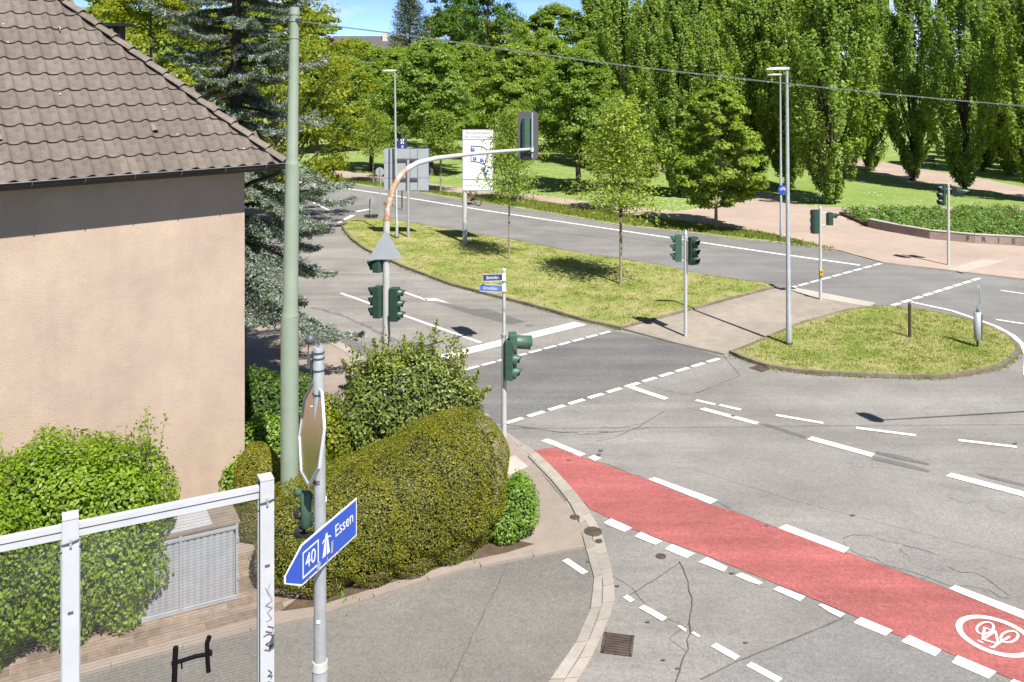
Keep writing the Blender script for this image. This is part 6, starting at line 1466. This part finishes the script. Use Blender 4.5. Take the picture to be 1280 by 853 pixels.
for k in range(14):
    x, y = G(r3.uniform(700, 1270), r3.uniform(480, 840)); 
    blob(CX+x/y*F, HY+HC/y*F, 3.2, 1.1, .0225, 'tar_spot', M['seam'], 40+k)
edge_tufts(GP([(1046, 312), (1103, 327), (1173, 336), (1280, 348)]), 60, 'small weeds in the gutter of the far pavement', .0, .08)
verge = GP([(300, 212), (380, 219), (464, 228), (560, 241.5), (650, 249.5), (712, 258.5), (797, 271), (860, 279), (960, 293), (1040, 312), (960, 299.5), (864, 289), (774, 279), (684, 264), (600, 251), (527, 239), (466, 232), (375, 219.5), (300, 213)], ZL)
flat(verge, ZL+.006, 'verge', M['grass_verge']); tag(bpy.data.objects['verge'], 'rough grass verge between the far road and the footpath', 'grass verge', kind='structure')
blades([(verge, 1.0)], 26000, 'grass', 'long rough grass tufts on the verge along the far road', z=ZL, size=.24)
verge2 = GP([(350, 764), (395, 758), (480, 731), (565, 705), (632, 691), (668, 680), (630, 672), (560, 680), (480, 700), (395, 730)], .05)
flat(verge2, .0495, 'soil_strip', M['soil']); tag(bpy.data.objects['soil_strip'], 'bare brown soil strip under the front of the yew hedge', 'soil', kind='structure')
blades([(verge2, 1.0)], 70, 'weeds', 'sparse weeds along the foot of the yew hedge', z=.045, size=.09, mat='leaf_fresh')

# ------------------------------------------------------------------ bench, far house, cyclist
b = Vector((*G(1158, 209, ZL), ZL)); t = empty('park_bench', b, 'dark wooden park bench beside the pinkish park path', 'bench')
for k in range(3): MB().box((0, -.15+.15*k, .45), (1.7, .12, .04)).build('seat_slat', M['bench'], t)
for k in range(3): MB().box((0, .26, .56+.14*k), (1.7, .035, .10)).build('back_slat', M['bench'], t)
for sx_ in (-.7, .7): MB().box((sx_, -.12, .22), (.06, .06, .44)).build('leg', M['black'], t); MB().box((sx_, .24, .45), (.06, .05, .88)).build('leg', M['black'], t)
hx, hy = -27, 175
t = empty('far_house', (hx, hy, 0), 'distant house with dark slate roof above the tree line', 'house')
MB().box((0, 0, 5), (16, 10, 10)).build('wall', M['wall_far'], t)
rf = MB().add([(-8.6, -5.6, 9.9), (8.6, -5.6, 9.9), (8.6, 5.6, 9.9), (-8.6, 5.6, 9.9), (-7, 0, 15), (7, 0, 15)], [[0, 1, 5, 4], [2, 3, 4, 5], [1, 2, 5], [3, 0, 4], [0, 3, 2, 1]]).build('roof', M['roof_far'], t); MB().box((3, -.6, 14.8), (1, 1, 2.2)).build('chimney', M['wall_far'], rf)
for k in range(5): MB().box((-6+k*3, -5.02, 7.5), (1.3, .08, 1.6)).build('window', M['window'], t)
t = empty('far_house', (-33.5, 190, 0), 'more distant flat grey roofed house left of the slate roof', 'house')
MB().box((0, 0, 6), (10, 9, 12)).build('wall', M['wall_far'], t); MB().box((0, 0, 13.4), (10.6, 9.6, 3)).build('roof', M['roof_far'], t)
for k in range(3): MB().box((-3+k*3, -4.53, 9), (1.3, .08, 1.6)).build('window', M['window'], t)
# low wooded ridge on the horizon, all round
ring_v = []; ring_f = []; nn_ = 96; rngh = random.Random(2)
for k in range(nn_):
    a = 2*math.pi*k/nn_; h = 16+8*math.sin(a*3+1)+rngh.uniform(-2, 2); ring_v += [(900*math.cos(a), 900*math.sin(a), -2), (1000*math.cos(a), 1000*math.sin(a), h), (1150*math.cos(a), 1150*math.sin(a), h*.7)]
for k in range(nn_):
    j = (k+1) % nn_; ring_f += [[3*k, 3*j, 3*j+1, 3*k+1], [3*k+1, 3*j+1, 3*j+2, 3*k+2]]
o = MB().add(ring_v, ring_f, True).build('hills', M['hill']); tag(o, 'low wooded ridge on the horizon', 'hills', kind='structure')
# cyclist
cf = Vector((*G(597.5, 257.5), 0)); rd = Vector((-.69, .72, 0)).normalized(); lt = Vector((rd.y, -rd.x, 0))
bk = empty('bicycle', cf+Vector((0, 0, .012)), 'dark bicycle ridden along the far road behind the guidance board', 'bicycle')
def B_(a, z, s=0.0): return rd*a+lt*s+Vector((0, 0, z))
for a in (0, 1.06):
    pts = [B_(a+.33*math.cos(q), .34+.33*math.sin(q)) for q in [2*math.pi*i/20 for i in range(21)]]; w = MB().tube(pts, .028, 6, caps=False).build('tyre', M['tyre'], bk)
    mb = MB()
    for i in range(10): q = 2*math.pi*i/10; mb.cyl(B_(a, .34), B_(a+.31*math.cos(q), .34+.31*math.sin(q)), .004, n=3)
    mb.build('spokes', M['galv'], w)
for p0, p1, r in ((B_(0, .34), B_(.14, .92), .018), (B_(.13, .86), B_(.68, .80), .018), (B_(.12, .76), B_(.60, .30), .02), (B_(.60, .30), B_(.70, .92), .018), (B_(1.06, .34), B_(.68, .78), .012), (B_(1.06, .34), B_(.60, .30), .012)): MB().cyl(p0, p1, r, n=6).build('frame_tube', M['black'], bk)
MB().tube([B_(.16, 1.0, -.28), B_(.10, 1.02, -.1), B_(.10, 1.02, .1), B_(.16, 1.0, .28)], .014, 6).build('handlebar', M['black'], bk); MB().box(B_(.72, .97), (.24, .2, .05)).build('saddle', M['black'], bk); MB().cyl(B_(.60, .30, -.12), B_(.60, .30, .12), .07, n=8).build('crank', M['black'], bk)
pr = empty('person', cf+Vector((0, 0, .012)), 'cyclist in dark shorts and faded jacket, mostly hidden by the guidance board', 'person')
def skin_mesh(name, verts, edges, radii, mat, parent, root=0):
    me = bpy.data.meshes.new(name); me.from_pydata([tuple(v) for v in verts], edges, []); o = obj(name, me, parent); me.materials.append(mat)
    sk = o.modifiers.new('skin', 'SKIN'); sk.use_smooth_shade = True
    for i, r in enumerate(radii): me.skin_vertices[0].data[i].radius = (r, r); me.skin_vertices[0].data[i].use_root = (i == root)
    sb_ = o.modifiers.new('sub', 'SUBSURF'); sb_.levels = 1; sb_.render_levels = 2
    dg = bpy.context.evaluated_depsgraph_get(); m2 = bpy.data.meshes.new_from_object(o.evaluated_get(dg)); o.modifiers.clear(); o.data = m2
    return o
V = [B_(.72, 1.03), B_(.62, 1.22), B_(.48, 1.42), B_(.40, 1.52), B_(.36, 1.60), B_(.32, 1.70), B_(.33, 1.80),
     B_(.44, 1.44, .19), B_(.30, 1.22, .23), B_(.16, 1.04, .25), B_(.10, 1.01, .24), B_(.44, 1.44, -.19), B_(.30, 1.22, -.23), B_(.16, 1.04, -.25), B_(.10, 1.01, -.24),
     B_(.70, .99, .11), B_(.36, .86, .13), B_(.56, .44, .13), B_(.46, .36, .13), B_(.70, .99, -.11), B_(.44, .66, -.13), B_(.68, .22, -.13), B_(.58, .13, -.13)]
Eg = [(0, 1), (1, 2), (2, 3), (3, 4), (4, 5), (5, 6), (2, 7), (7, 8), (8, 9), (9, 10), (2, 11), (11, 12), (12, 13), (13, 14), (0, 15), (15, 16), (16, 17), (17, 18), (0, 19), (19, 20), (20, 21), (21, 22)]
Rd = [.14, .13, .15, .06, .055, .095, .07, .055, .042, .035, .04, .055, .042, .035, .04, .10, .065, .045, .04, .10, .065, .045, .04]
skin_mesh('body', V, Eg, Rd, M['skin'], pr)
skin_mesh('jacket', [V[i] for i in (0, 1, 2, 7, 8, 11, 12)], [(0, 1), (1, 2), (2, 3), (3, 4), (2, 5), (5, 6)], [.16, .155, .17, .075, .06, .075, .06], M['cloth_b'], pr)
skin_mesh('shorts', [V[0], V[15], V[15].lerp(V[16], .7), V[19], V[19].lerp(V[20], .7)], [(0, 1), (1, 2), (0, 3), (3, 4)], [.165, .12, .095, .12, .095], M['cloth_d'], pr)
hp = V[5]; MB().tube([hp+Vector((0, 0, .03)), hp+Vector((0, 0, .12)), hp+Vector((0, 0, .17))], [.115, .10, .04], 12).build('helmet', M['sign_white'], pr)
for ft in (V[18], V[22]): MB().box(ft+Vector((0, 0, -.02)), (.2, .12, .08), Matrix.Rotation(math.atan2(rd.y, rd.x), 3, 'Z')).build('shoe', M['black'], pr, bevel=.02)
# ------------------------------------------------------------------ last checks
for o in COL.objects:
    if o.parent is not None:
        for k in ('category', 'group'):
            if k in o: del o[k]
